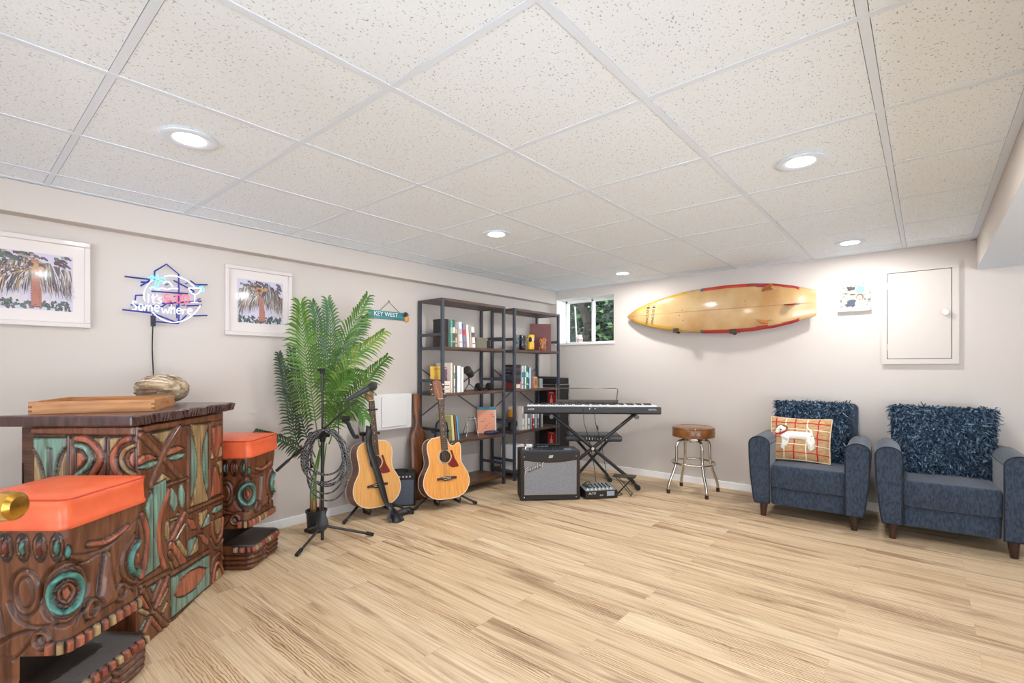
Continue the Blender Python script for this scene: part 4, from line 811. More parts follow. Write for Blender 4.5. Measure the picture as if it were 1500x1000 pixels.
strip_uv([(.25, .52), (.26, .38), (.24, .26), (.22, .22)], .036, .022, 0, .0065); strip_uv([(.31, .48), (.30, .36), (.28, .28)], .03, .018, 0, .006)
strip_uv([(.70, .52), (.73, .40), (.70, .28), (.73, .22)], .045, .024, 0, .0065); strip_uv([(.64, .50), (.68, .38), (.76, .26)], .04, .02, 0, .006)
strip_uv([(.72, .55), (.70, .66), (.64, .73), (.63, .78)], .018, .010, 0, .0065)
strip_uv([(.25, .64), (.20, .71), (.14, .66), (.12, .58)], .05, .026, 0, .008)
strip_uv([(.10, .68), (.14, .75), (.22, .765), (.29, .73), (.285, .65)], .016, .012, 1, .0095); strip_uv([(.09, .66), (.085, .62)], .012, .01, 1, .009)
strip_uv([(.15, .565), (.22, .585), (.285, .64)], .014, .012, 2, .0105)
for x, y in ((.125, .565), (.19, .655)): b.ell(cpt(x, y, .011), (.005, .003, .005), 8, 6, 3)
b.build('dog_applique', [mat('dog_white', (240, 234, 224), .95, bump=.6, bs=120), mat('dog_brown', (128, 92, 46), .9), mat('plaid_red', (190, 40, 36)), mat('dog_nose', (30, 24, 22), .6)], t, smooth=180, solid=.002)
b = MB(); ring_ = [cpt(k/16, 0) for k in range(17)]+[cpt(1, k/16) for k in range(1, 17)]+[cpt(1-k/16, 1) for k in range(1, 17)]+[cpt(0, 1-k/16) for k in range(1, 16)]
b.tube(ring_, .005, 6, closed=True); b.build('piping', mat('cushion_cord', (222, 196, 158), .9), t, smooth=180)
# chrome bar stool
CHROME = mat('chrome', (214, 208, 200), .12, 1.); VINYL = mat('brown_vinyl', (138, 88, 44), .3, col2=(112, 68, 32), ns=12, coat=.35)
t = thing('bar_stool', 'chrome swivel bar stool with round brown padded seat', 'stool', (1.872, -.357, 0), 2)
b = MB(); b.lathe([(.04, .508), (.165, .508), (.184, .514), (.186, .53), (.184, .585), (.178, .598), (.165, .604), (.10, .607), (.01, .608)], 44); s_ = b.build('seat', VINYL, t)
b = MB(); b.tube([(.183*math.cos(a*PI/24), .183*math.sin(a*PI/24), .590) for a in range(48)], .003, 6, closed=True); b.build('piping', mat('vinyl_seam', (96, 58, 28), .4), s_)
b = MB(); r = random.Random(5)
for k in range(18):
    a = PI*.15+PI*.7*k/17; b.box((0, 0, 0), (.012, .016, .0012), 0, T(.12*math.cos(a+.2), .10*math.sin(a+.2), .607) @ Rz(math.degrees(a)))
b.build('seat_print', mat('print_dark', (58, 36, 24), .5), s_, smooth=0)
b = MB(); b.cyl((0, 0, .485), (0, 0, .510), .10, n=28); b.lathe([(.03, .455), (.05, .47), (.1, .487)], 24); b.build('swivel_plate', CHROME, t)
for k in range(4):
    a = PI/4+k*PI/2; c_, s2 = math.cos(a), math.sin(a)
    pts = [(.02, .478), (.10, .478), (.142, .465), (.158, .43), (.160, .36), (.166, .27), (.190, .19), (.222, .11), (.236, .06), (.240, .0)]
    P = smooth_pts([(x*c_, x*s2, z) for x, z in pts], 5); b = MB(); b.tube(P, .0125, 12); lg = b.build('leg', CHROME, t, smooth=180)
    b = MB(); b.cyl((.239*c_, .239*s2, .0), (.2385*c_, .2385*s2, .035), .0155, n=14); b.build('rubber_foot', mat('rubber_brown', (58, 26, 22), .6), lg)
b = MB(); b.tube([(.187*math.cos(a*PI/30), .187*math.sin(a*PI/30), .275) for a in range(60)], .011, 12, closed=True); b.build('foot_ring', CHROME, t, smooth=180)
# ---------------------------------------------------------------- guitars and stands
BLK = mat('black_metal', (30, 30, 32), .4, coat=.1); RUB = mat('black_rubber', (22, 22, 24), .75); STEEL = mat('steel', (190, 188, 184), .25, 1.)
SPRUCE = mat('spruce', (232, 178, 108), .28, col2=(218, 156, 84), ns=6, st=(26, 1, 1), coat=.6); SPRUCE2 = mat('spruce_gloss', (236, 170, 92), .2, col2=(222, 146, 66), ns=6, st=(24, 1, 1), coat=.8)
SAPELE = mat('sapele', (128, 66, 34), .3, col2=(96, 46, 24), ns=6, st=(3, 3, 14), coat=.5); ROSEW = mat('rosewood', (60, 42, 36), .45); BIND = mat('binding', (236, 224, 200), .4)
TORT = mat('pickguard', (120, 34, 26), .2, coat=.6); NECKM = mat('neck_mahogany', (134, 78, 48), .4, coat=.3); DARKHOLE = mat('hole_dark', (46, 30, 22), .8)
def guitar(name, label, loc, lean, rz, top, cut, straps):
    t = thing(name, label, 'guitar', loc, rz, 'acoustic guitars on stands'); t.rotation_euler = (math.radians(-lean), 0, math.radians(rz))
    half = [(0, 0), (.06, .002), (.12, .016), (.168, .05), (.194, .095), (.200, .14), (.190, .19), (.166, .235), (.146, .27), (.139, .30), (.140, .34), (.147, .385), (.147, .43), (.132, .466), (.10, .489), (.05, .499), (.028, .50)]
    if cut: half = [(x*1.01, z) for x, z in half]
    rt = list(half)
    if cut: rt = half[:10] + [(.141, .335), (.147, .375), (.147, .415), (.140, .437), (.128, .444), (.112, .436), (.085, .420), (.058, .425), (.04, .45), (.03, .485), (.028, .50)]
    def curve(h_): return [(p.x, p.z) for p in smooth_pts([(x, 0, z) for x, z in h_], 4)]
    out = curve(rt) + [(-x, z) for x, z in curve(half)[::-1]][:-1]
    n = len(out); dp = lambda z: .108+.014*(1-z/.5)
    b = MB(); b.rings([[(x, .003, z) for x, z in out], [(x, dp(z), z) for x, z in out]], 0, caps=False); b.add([(x, dp(z), z) for x, z in out], [tuple(range(n))], 0)
    b.build('back_and_sides', SAPELE, t, smooth=40)
    b = MB(); b.add([(x, 0, z) for x, z in out], [tuple(range(n))], 0); b.add([(x, .0035, z) for x, z in out], [tuple(range(n))[::-1]], 0); b.build('soundboard', top, t, smooth=0)
    b = MB(); b.tube([(x, .001, z) for x, z in out], .0032, 6, closed=True); b.tube([(x, dp(z)-.001, z) for x, z in out], .0025, 6, closed=True); b.build('binding', BIND, t, smooth=180)
    zc = .338
    b = MB(); k = 36
    b.add([(.050*math.cos(i*2*PI/k), -.0006, zc+.050*math.sin(i*2*PI/k)) for i in range(k)], [tuple(range(k))], 0)
    for r0, r1, m_ in ((.051, .054, 1), (.0555, .062, 2), (.0635, .065, 1)):
        b.add([(r_*math.cos(i*2*PI/k), -.0009, zc+r_*math.sin(i*2*PI/k)) for r_ in (r0, r1) for i in range(k)], [(i, (i+1) % k, k+(i+1) % k, k+i) for i in range(k)], m_)
    for q in range(3): b.box((-.025+.02*q, .03, zc), (.008, .004, .09), 2)
    b.build('sound_hole', [DARKHOLE, BIND, mat('rosette', (196, 142, 90), .4)], t, smooth=0)
    pg = [(.050, zc+.045), (.066, zc+.050), (.075, zc+.02), (.085, zc-.02), (.112, zc-.072), (.116, zc-.088), (.098, zc-.094), (.055, zc-.094), (.030, zc-.078), (.018, zc-.058), (.040, zc-.046), (.058, zc-.02), (.064, zc)]
    b = MB(); b.prism([(x, -z) for x, z in pg], .0016, 0, frame((0, -.0002, 0), (1, 0, 0), (0, 0, -1)), -.0016); 
    b.build('pickguard', TORT, t, smooth=0)
    b = MB(); zb = .165; br = [(-.085, .006), (-.04, .010), (0, .014), (.04, .010), (.085, .006), (.085, -.012), (.05, -.012), (.02, -.022), (-.02, -.022), (-.05, -.012), (-.085, -.012)]
    b.prism([(x, -(zb+z)) for x, z in br], .009, 0, frame((0, 0, 0), (1, 0, 0), (0, 0, -1)), -.009); b.box((0, -.0105, zb+.004), (.074, .004, .003), 1)
    for i in range(6): b.cyl((-.027+.0108*i, -.008, zb-.008), (-.027+.0108*i, -.013, zb-.008), .003, n=8, m=1)
    b.build('bridge', [ROSEW, BIND], t, smooth=30)
    zn = .812
    b = MB(); b.rings([[(-w_/2, -.006+dy, z), (w_/2, -.006+dy, z), (w_/2*.96, .006, z), (w_*.32, .017, z), (0, .021, z), (-w_*.32, .017, z), (-w_/2*.96, .006, z)] for w_, z, dy in ((.056, .40, .004), (.054, .50, .002), (.044, zn, .002))], 0)
    b.build('neck', NECKM, t, smooth=40)
    b = MB(); b.rings([[(-w_/2, -.011, z), (w_/2, -.011, z), (w_/2, -.0045, z), (-w_/2, -.0045, z)] for w_, z in ((.057, zc+.052), (.044, zn))], 0)
    for i in range(1, 21):
        z = zb+.647*2**(-i/12)+.0
        if z > zc+.055: w_ = .044+.013*(zn-z)/(zn-zc-.05); b.box((0, -.0115, z), (w_, .002, .0016), 1)
    for i in (3, 5, 7, 9, 12):
        z = zb+.647*(2**(-i/12)+2**(-(i-1)/12))/2
        b.box((0, -.0112, z), (.006, .0012, .006), 2)
    b.box((0, -.011, zn+.002), (.044, .006, .004), 2); b.build('fretboard', [ROSEW, STEEL, BIND], t, smooth=0)
    Mh = T(0, -.004, zn+.003) @ Rx(-13); hp = [(-.022, 0), (.022, 0), (.034, .03), (.036, .06), (.037, .165), (.020, .172), (0, .180), (-.020, .172), (-.037, .165), (-.036, .06), (-.034, .03)]
    b = MB(); b.prism([(x, -z) for x, z in hp], .015, 0, Mh @ frame((0, .012, 0), (1, 0, 0), (0, 0, -1)))
    h_ = b.build('headstock', NECKM, t, bevel=.0015, smooth=0)
    for i in range(6):
        s_ = -1 if i < 3 else 1; z = .05+.043*(i % 3); b = MB()
        b.cyl((s_*.024, -.006, z), (s_*.024, .02, z), .005, n=10, M=Mh); b.cyl((s_*.03, .018, z), (s_*.05, .018, z), .003, n=8, M=Mh); b.ell((s_*.056, .018, z), (.010, .006, .008), 10, 6, 0, Mh); b.build('tuning_peg', STEEL, h_)
    b = MB()
    for i in range(6):
        x0, x1 = -.027+.0108*i, -.018+.0072*i; s_ = -1 if i < 3 else 1; zt = .05+.043*(i if i < 3 else 5-i)
        b.tube([(x0, -.012, zb+.004), (x1, -.0145, zn+.003), Mh @ Vector((s_*.024, -.005, zt))], .0007 if i > 2 else .0010, 4)
    b.build('strings', mat('string_bronze', (170, 150, 120), .35, 1.), t)
    b = MB(); b.cyl((0, .06, -.012), (0, .06, .004), .007, n=10); b.build('end_pin', BLK, t)
    return t
def stand(label, loc, rz, legs, lean, top):
    t = thing('guitar_stand', label, 'guitar stand', loc, rz, 'folding guitar stands'); l_ = math.tan(math.radians(lean))
    hub = Vector((0, .155, .13)); ang = [math.atan2(p[1]-hub.y, p[0]) for p in legs]
    b = MB(); b.cyl((0, .155, .09), (0, .155, .19), .020, n=14); b.build('hub', RUB, t)
    for p in legs:
        e = Vector((p[0], p[1], .012)); d = (e-hub); b = MB(); b.tube([hub+d*.06, hub+d*.5+Vector((0, 0, .012)), e], .0095, 10); lg = b.build('leg', BLK, t)
        b = MB(); b.tube([e-d.normalized()*.035+Vector((0, 0, .001)), e], .0125, 10); b.build('rubber_foot', RUB, lg)
    y1 = .165+top*l_
    b = MB(); b.cyl((0, .155, .12), (0, y1, top), .009, n=10); b.build('post', BLK, t)
    for s_ in (-1, 1):
        b = MB(); b.tube(smooth_pts([(0, .155, .10), (s_*.05, .13, .072), (s_*.085, .08, .048), (s_*.09, .0, .046), (s_*.09, -.025, .05), (s_*.09, -.036, .085)]), .0075, 10); a = b.build('cradle_arm', BLK, t)
        b = MB(); b.tube([(s_*.09, .06, .047), (s_*.09, -.02, .048)], .0115, 10); b.build('foam_sleeve', RUB, a)
    b = MB(); pts = [(-.05, y1-.125, top+.004), (-.046, y1-.06, top), (-.02, y1-.01, top), (.02, y1-.01, top), (.046, y1-.06, top), (.075, y1-.125, top+.006)]
    b.tube(smooth_pts(pts), .010, 10); b.build('neck_yoke', RUB, t)
    return t
g1 = guitar('acoustic_guitar', 'acoustic guitar with a black strap, beside the potted palm', (.311, -2.652, .078), 8.5, 85, SPRUCE, False, True)
stand('folding guitar stand holding the strapped guitar by the palm', (.311, -2.652, 0), 85, [(-.275, .02), (.225, -.13), (.03, .27)], 8.5, .615)
g2 = guitar('acoustic_guitar', 'cutaway acoustic guitar standing in front of the bookshelf', (.55, -2.16, .080), 11.5, 72, SPRUCE2, True, False)
stand('folding guitar stand holding the cutaway guitar before the bookshelf', (.55, -2.16, 0), 72, [(-.255, .09), (.25, -.02), (.02, .205)], 11.5, .60)
b = MB(); b.box((0, -.018, .742), (.075, .012, .012)); b.box((0, .028, .742), (.06, .012, .012)); b.box((-.036, .004, .742), (.008, .05, .014)); b.build('capo', BLK, g1, bevel=.002)
LEATHER = mat('strap_leather', (34, 36, 40), .4, coat=.2)
b = MB(); P = smooth_pts([(-.035, .0, .615), (-.055, -.030, .565), (-.055, -.020, .48), (-.035, -.022, .37), (.0, -.026, .24), (.03, -.026, .10), (.05, -.035, .01), (.06, -.085, -.045)], 6); n = len(P)
b.ribbon(P, [.052]*(n-14)+[.052-.0022*i for i in range(14)], (0, -1, .15))
b.build('strap', LEATHER, g1, smooth=180, solid=.003)
b = MB(); M = Rx(8.5)
def sp_(p): return M @ Vector((p[0], p[1], p[2]-.078))
for pts, w_ in (([(.055, -.09, .045), (.03, -.12, .10), (.02, -.15, .075), (.0, -.17, .02), (.05, -.19, .012), (.10, -.17, .02)], .06), ([(.0, -.16, .012), (.02, -.2, .03), (.05, -.215, .012), (.09, -.20, .012)], .07), ([(.06, -.12, .05), (.10, -.10, .02), (.16, -.09, .025), (.215, -.10, .03), (.22, -.11, .012)], .055)):
    b.ribbon([sp_(p) for p in smooth_pts(pts, 6)], [w_]*len(smooth_pts(pts, 6)), (.35, -1, .35))
b.build('strap_end', LEATHER, g1, smooth=180, solid=.004)
# small practice amplifier
SILVER = mat('grille_cloth', (150, 152, 158), .7, col2=(112, 114, 120), ns=240, lo=.4, hi=.6, bump=.3, bs=400); TOLEX = mat('black_tolex', (36, 33, 33), .6, bump=.4, bs=500)
t = thing('practice_amplifier', 'small black practice amplifier with grey front, behind the strapped guitar', 'amplifier', (.145, -2.335, 0), 52)
b = MB(); b.box((0, 0, .137), (.25, .15, .27)); b.build('cabinet', TOLEX, t, bevel=.006)
b = MB(); b.box((0, -.076, .115), (.225, .006, .205)); b.build('grille', mat('grille_dark', (96, 104, 116), .7, col2=(78, 86, 98), ns=200), t, bevel=.002)
b = MB(); b.box((0, -.076, .244), (.225, .006, .030)); b.build('control_panel', BLK, t)
for k in range(7): b = MB(); b.cyl((-.085+.028*k, -.078, .244), (-.085+.028*k, -.090, .244), .007, .006, n=12); b.build('knob', mat('knob_silver', (196, 196, 196), .3), t)
b = MB(); b.tube(smooth_pts([(-.06, 0, .272), (-.05, 0, .288), (.05, 0, .288), (.06, 0, .272)]), .007, 8); b.build('handle', RUB, t)
# carved wooden paddle leaning in the corner of the shelf
PADW = mat('paddle_wood', (128, 76, 40), .38, col2=(78, 42, 22), ns=4, st=(5, 5, .8), dist=1.5, coat=.3)
t = thing('wooden_paddle', 'tall carved brown wooden paddle leaning on the wall beside the bookshelf', 'paddle', (.155, -2.135, 0), 90); t.rotation_euler = (math.radians(-5.5), 0, math.radians(72))
b = MB(); prof = [(.062, .012, 0), (.070, .018, .01), (.074, .020, .06), (.072, .022, .30), (.076, .022, .50), (.070, .022, .56), (.050, .022, .605), (.030, .022, .63), (.027, .022, .66), (.024, .020, .69), (.030, .023, .70), (.024, .02, .712), (.030, .023, .722), (.025, .02, .74), (.031, .022, .75), (.034, .022, .77), (.036, .022, .90), (.032, .02, .915)]
b.rings([[(a*math.copysign(abs(math.cos(q*PI/12))**.7, math.cos(q*PI/12)), c*math.copysign(abs(math.sin(q*PI/12))**.8, math.sin(q*PI/12)), z) for q in range(24)] for a, c, z in prof]); b.build('paddle', PADW, t, smooth=40)

# ---------------------------------------------------------------- microphone stand, cable
t = thing('microphone_stand', 'black tripod microphone stand with a boom, in front of the potted palm', 'microphone stand', (.503, -3.215, 0), math.degrees(YAW))
b = MB(); b.cyl((0, 0, .02), (0, 0, .70), .0105, n=12); b.cyl((0, 0, .66), (0, 0, 1.105), .0075, n=10); b.build('pole', BLK, t)
b = MB(); b.lathe([(.012, .085), (.026, .09), (.038, .115), (.036, .14), (.026, .17), (.016, .195), (.012, .21)], 20); b.build('tripod_hub', mat('hub_grey', (58, 62, 66), .5), t)
for e in ((-.065, -.235), (.295, .13), (-.20, .215)):
    p = Vector((e[0], e[1], .011)); b = MB(); a = Vector((0, 0, .115)); d = p-a; b.tube([a+d*.06, p], .0085, 10); lg = b.build('leg', BLK, t)
    b = MB(); b.tube([p-d.normalized()*.05, p], .0125, 10); b.build('rubber_foot', RUB, lg)
b = MB(); b.cyl((0, -.03, .70), (0, .03, .70), .022, n=16); b.cyl((0, 0, .66), (0, 0, .74), .017, n=14); b.cyl((-.045, -.01, .72), (.05, -.01, .70), .012, n=10); b.build('boom_clutch', RUB, t)
b = MB(); b.cyl((0, 0, 1.10), (0, 0, 1.135), .017, n=14); b.cyl((-.03, 0, 1.125), (.0, 0, 1.125), .008, n=8); b.build('pole_clip', RUB, t)
b = MB(); b.tube([(-.285, -.028, .475), (.235, -.028, .935)], .0065, 10); bo = b.build('boom', BLK, t)
b = MB(); b.tube([(-.285, -.028, .475), (-.205, -.028, .546)], .0105, 12); b.build('counterweight', mat('weight_steel', (100, 102, 106), .35, .7), bo)
b = MB(); b.tube(smooth_pts([(.155, -.03, .80), (.175, -.035, .79), (.195, -.036, .745), (.225, -.038, .695), (.245, -.038, .70)]), .013, 10); b.cyl((.14, -.03, .805), (.185, -.03, .815), .017, n=12); b.build('microphone_clip', RUB, t)
a_ = W(0, 0) - CAM
t2 = thing('microphone', 'handheld black vocal microphone mounted at the end of the boom', 'microphone', (.503, -3.215, 0), math.degrees(YAW))
p0 = Vector((.165, -.036, .928)); p1 = Vector((.322, -.036, 1.012)); d = (p1-p0).normalized()
b = MB(); b.tube([p0, p0+d*.01, p0+d*.15, p0+d*.172], [.011, .012, .019, .021], 16); b.build('body', mat('mic_grey', (78, 82, 88), .35, .5), t2)
b = MB(); M = frame(p0+d*.195, d.orthogonal(), d.cross(d.orthogonal())); b.lathe([(.02, -.024), (.0265, -.012), (.028, .002), (.0265, .014), (.019, .024), (.008, .029), (.001, .030)], 20, M=M); b.lathe([(.027, -.001), (.0295, .0), (.0295, .004), (.027, .005)], 20, M=M); b.build('grille', mat('mic_mesh', (48, 48, 50), .6, bump=.8, bs=600), t2)
# braided cable coiled over the boom
def braid():
    m = mat('braided_cable', (30, 30, 34), .7); nt = m.node_tree; tc = nt.nodes.new('ShaderNodeTexCoord'); ck = nt.nodes.new('ShaderNodeTexChecker')
    ck.inputs['Scale'].default_value = 95; ck.inputs['Color1'].default_value = rgba((26, 26, 30)); ck.inputs['Color2'].default_value = rgba((124, 124, 126))
    nt.links.new(tc.outputs['Object'], ck.inputs['Vector']); nt.links.new(ck.outputs['Color'], nt.nodes['Principled BSDF'].inputs['Base Color']); return m
t = thing('microphone_cable', 'black and white braided cable coiled over the microphone stand', 'cable', (.503, -3.215, 0), math.degrees(YAW))
r = random.Random(12); pts = []
for k in range(7):
    rx = .115+r.uniform(-.02, .03); rz = .16+r.uniform(-.03, .05); cx = .035+r.uniform(-.02, .02); y = -.045-.006*k
    for q in range(20):
        a = PI/2+2*PI*q/20; pts.append((cx+rx*math.cos(a)*(1-.15*math.sin(a)), y+r.uniform(-.004, .004)+.02*math.cos(a)*(k % 2-.5), .745-rz+rz*math.sin(a)+(-.02*(k % 3) if math.sin(a) < 0 else 0)))
b = MB(); b.tube(smooth_pts(pts, 3), .0055, 6); b.build('coil', braid(), t, smooth=180)
b = MB(); b.tube(smooth_pts([(.165, -.036, .926), (.13, -.04, .90), (.12, -.045, .80), (.125, -.05, .70), (.135, -.05, .62)]), .0035, 6); b.build('lead', BLK, t, smooth=180)
b = MB(); b.tube(smooth_pts([(.0, -.05, .70), (-.04, -.05, .66), (-.055, -.05, .60), (-.05, -.055, .555)]), .004, 6); b.tube([(-.05, -.055, .56), (-.048, -.055, .50)], .009, 10); b.build('plug', BLK, t, smooth=180)

# ---------------------------------------------------------------- palm
t = thing('potted_palm', 'tall green areca palm in a small black pot beside the carved stool', 'potted palm', (.255, -3.125, 0)); o_ = Vector((.255, -3.125, 0))
b = MB(); b.lathe([(.055, 0), (.058, .004), (.066, .135), (.072, .138), (.072, .15), (.063, .15), (.060, .128), (.004, .126)], 28, caps=True); b.build('pot', mat('pot_black', (34, 36, 40), .5), t)
PG = {'g': [mat('leaf_green', (70, 110, 40), .45, coat=.15), mat('leaf_light', (88, 134, 52), .45, coat=.15)], 'y': [mat('leaf_yellow', (128, 156, 66), .45), mat('leaf_light', (88, 134, 52))], 'b': [mat('leaf_blue', (62, 102, 62), .45), mat('leaf_green', (70, 110, 40))], 'd': [mat('leaf_shaded', (40, 62, 40), .5), mat('leaf_shaded2', (52, 78, 44), .5)]}  # 'd' leaves are darker: shade on the left fronds put into their colour
r = random.Random(21)
for kind, pts, L_, nl in FRONDS:
    P = [Vector(p)-o_ for p in pts]; P = smooth_pts(P, 8); n = len(P); b = MB()
    b.tube(P, [.005-.0042*i/(n-1) for i in range(n)], 6, 1)
    ln = [0.]
    for i in range(1, n): ln.append(ln[-1]+(P[i]-P[i-1]).length)
    nl = int(nl*1.2)
    for k in range(nl):
        f = .20+.80*k/(nl-1); s = f*ln[-1]; i = max(j for j in range(n-1) if ln[j] <= s+1e-9); u = (s-ln[i])/max(ln[i+1]-ln[i], 1e-6); p = P[i].lerp(P[i+1], u); tg = (P[i+1]-P[i]).normalized()
        view = (Vector((CAM.x, CAM.y, 1.1))-(p+o_)).normalized(); sd = tg.cross(view).normalized(); nm = sd.cross(tg)
        prof = (math.sin(PI*min(1, (f-.12)*1.02))**.55)*(1-.35*f)+.08
        for sg in (-1, 1):
            ll = L_*1.2*prof*r.uniform(.9, 1.1); d = (sd*sg*(.86-.42*f)+tg*(.42+.5*f)+nm*r.uniform(.05, .35)).normalized()
            q0 = p; q1 = p+d*ll*.4+Vector((0, 0, .006)); q2 = p+d*ll*.75-Vector((0, 0, .016*ll/.15)); q3 = p+d*ll*1.02-Vector((0, 0, .05*ll/.15))
            for q in (q1, q2, q3): q.x = max(q.x, .02-o_.x)
            b.ribbon([q0, q1, q2, q3], [.006, .0145, .0112, .0012], nm+sd*sg*r.uniform(-.5, .2), r.choice((0, 0, 1)))
    b.build('frond', PG[kind], t, smooth=180, solid=0)
for k, (x, y, x2, y2, z2, rr_) in enumerate(((-.03, -.02, .04, .01, .60, .0075), (.015, -.025, .075, .0, .63, .009), (.03, .02, .10, .02, .62, .0065), (.0, .03, .03, .05, .78, .008), (-.035, .015, -.01, -.03, .48, .006))):
    b = MB(); P = smooth_pts([(x, y, .12), (x*1.1, y*1.1, .3), ((x+x2)/2, (y+y2)/2, .47), (x2, y2, z2)], 6); b.tube(P, [rr_*(1.1-.5*i/(len(P)-1)) for i in range(len(P))], 8, 0)
    b.tube([(x, y, .12), (x*1.05, y*1.05, .18), (x*1.1, y*1.1, .225)], [rr_*1.45, rr_*1.3, rr_*1.1], 8, 1); b.build('stem', [mat('stem_green', (92, 132, 58), .45), mat('stem_husk', (150, 112, 74), .8)], t, smooth=180)
# ---------------------------------------------------------------- guitar amplifier, keyboard corner
t = thing('guitar_amplifier', 'black combo guitar amplifier with silver grille cloth and script logo', 'amplifier', (1.0395, -1.4325, 0), 45.2); aw = .52; ad = .25
b = MB(); b.box((0, ad/2, .005+.21), (aw, ad, .42)); b.build('cabinet', TOLEX, t, bevel=.008)
b = MB(); n = 20; pt = [(-.225, .055), (.225, .055)]+[(.225-.45*i/n, .345-.022*math.sin(PI*i/n)) for i in range(n+1)]
b.prism(pt, .008, 0, frame((0, -.001, 0), (1, 0, 0), (0, 0, 1))); b.tube([(x, -.009, z) for x, z in pt], .003, 6, 1, closed=True); b.build('grille', [SILVER, mat('piping_tan', (150, 134, 112), .6)], t, smooth=0)
b = MB(); Ml = frame((-.145, -.0095, .292), (1, 0, .42), (-.42, 0, 1))
b.text('Fender', .064, Ml, 0, .003, .35); b.box((.0, -.022, .002), (.12, .003, .003), 0, Ml); b.text('Fender', .064, Ml @ T(.003, -.0045, 0), 1, .0015, .35)  # offset silver copy is a highlight painted beside the dark script
b.build('script_logo', [mat('logo_dark', (62, 40, 36), .5), mat('logo_silver', (226, 222, 216), .35)], t, smooth=0, solid=.001)
b = MB()
for k in range(3): b.prism([(-.016+.012*k, -.012), (-.008+.012*k, -.012), (.002+.012*k, .012), (-.006+.012*k, .012)], .002, 0, frame((0, -.001, .378), (1, 0, 0), (0, 0, 1)))
b.build('badge', mat('badge_silver', (206, 204, 200), .3, .7), t, smooth=0)
for x, z in ((-.225, .378), (.225, .378), (-.225, .03), (.225, .03)): b = MB(); b.ell((x, -.001, z), (.006, .004, .006), 10, 6); b.build('corner_screw', STEEL, t)
b = MB(); b.box((0, .075, .427), (aw-.05, .12, .006)); b.build('control_panel', mat('panel_blueblack', (42, 54, 70), .3, coat=.4), t)
for k in range(8): b = MB(); b.cyl((-.17+.04*k, .055, .43), (-.17+.04*k, .055, .444), .010, .008, n=14); b.build('knob', BLK, t)
b = MB(); b.box((.16, .055, .4315), (.06, .03, .003)); b.build('display', mat('display_grey', (150, 170, 182), .3), t)
b = MB(); b.tube(smooth_pts([(-.10, .2, .425), (-.09, .2, .445), (.09, .2, .445), (.10, .2, .425)]), .010, 8); b.build('handle', RUB, t)
L = math.radians(45.2); ax = (math.cos(L), math.sin(L))
def on_amp(x, y): return (1.0395+ax[0]*x-ax[1]*y, -1.4325+ax[1]*x+ax[0]*y, .426)
t = thing('white_adapter', 'small white box at the left on top of the guitar amplifier', 'box', on_amp(-.16, .20), 45); b = MB(); b.box((0, 0, .014), (.055, .035, .028)); b.build('box', WHITE, t, bevel=.003)
for k, x in enumerate((-.065, -.03, .005)):
    t = thing('small_can', ('leftmost of three small blue and white cans lying on the amplifier', 'middle one of three small blue and white cans on the amplifier', 'rightmost of three small blue and white cans on the amplifier')[k], 'can', on_amp(x, .215), 45, 'small cans on the amplifier')
    b = MB(); b.cyl((-.016, 0, .014), (.0, 0, .014), .014, n=14, m=0); b.cyl((.0, 0, .014), (.014, 0, .014), .0138, n=14, m=1); b.build('can', [mat('can_white', (234, 238, 242), .3), mat('can_blue', (120, 170, 220), .3)], t)
t = thing('guitar_lead', 'thin dark red lead arching over the amplifier top', 'cable', on_amp(-.2, .1), 45); b = MB(); b.tube(smooth_pts([(-.01, -.03, .004), (-.005, -.02, .03), (.02, .05, .075), (.07, .08, .06), (.10, .10, .004)]), .003, 6); b.build('lead', mat('lead_red', (110, 60, 54), .5), t, smooth=180)
b = MB(); b.cyl((-.012, -.05, .005), (-.008, -.025, .022), .006, n=10); b.build('plug', STEEL, t)
# digital piano seen from behind
kz = math.degrees(math.atan2(.773, 1.035)); kl = 1.292
t = thing('digital_piano', 'long black digital piano on an X stand, seen from its rear panel', 'keyboard', (1.0895, -.8355, .700), kz)
b = MB(); b.rings([[(-kl/2, 0, .012), (-kl/2, .012, 0), (-kl/2, .285, 0), (-kl/2, .285, .045), (-kl/2, .03, .050), (-kl/2, .026, .066), (-kl/2, .012, .070), (-kl/2, 0, .066)], [(kl/2, 0, .012), (kl/2, .012, 0), (kl/2, .285, 0), (kl/2, .285, .045), (kl/2, .03, .050), (kl/2, .026, .066), (kl/2, .012, .070), (kl/2, 0, .066)]])
b.build('case', mat('piano_black', (44, 44, 46), .45), t, bevel=.003, smooth=0)
kw = (kl-.07)/52; bb_ = MB(); wb = MB()
for i in range(52):
    x = -kl/2+.035+kw*(i+.5); wb.box((x, .105, .070), (kw-.0012, .145, .024))
    if (i % 7) in (0, 2, 3, 5, 6) and i < 51: bb_.box((x+kw/2, .120, .089), (.012, .095, .016))
wk = wb.build('white_keys', mat('key_white', (240, 242, 244), .25), t, smooth=0); wk['kind'] = 'stuff'
bk = bb_.build('black_keys', mat('key_black', (20, 20, 22), .3), t, smooth=0); bk['kind'] = 'stuff'
Mk = frame((0, -.0006, 0), (1, 0, 0), (0, 0, 1)); LOGO = mat('logo_white', (230, 230, 228), .5)
b = MB(); b.text('ALESIS', .022, Mk @ T(-.575, .045, 0), 0, .0008, .2); b.text('RECITAL', .020, Mk @ T(.565, .045, 0), 0, .0008, .15); b.build('lettering', LOGO, t, smooth=0)
b = MB()
for k, x in enumerate((-.075, -.02, .0, .03)): b.cyl((x, .004, .052), (x, -.004, .052), .006, n=12, m=k % 2)
b.text('DC IN', .008, Mk @ T(-.01, .068, 0), 1, .0008); b.build('jack_sockets', [BLK, LOGO], t)
b = MB(); b.box((-.02, .225, .085), (.60, .02, .075)); b.build('music_rest_base', mat('rest_brown', (74, 66, 56), .4), t, bevel=.002)
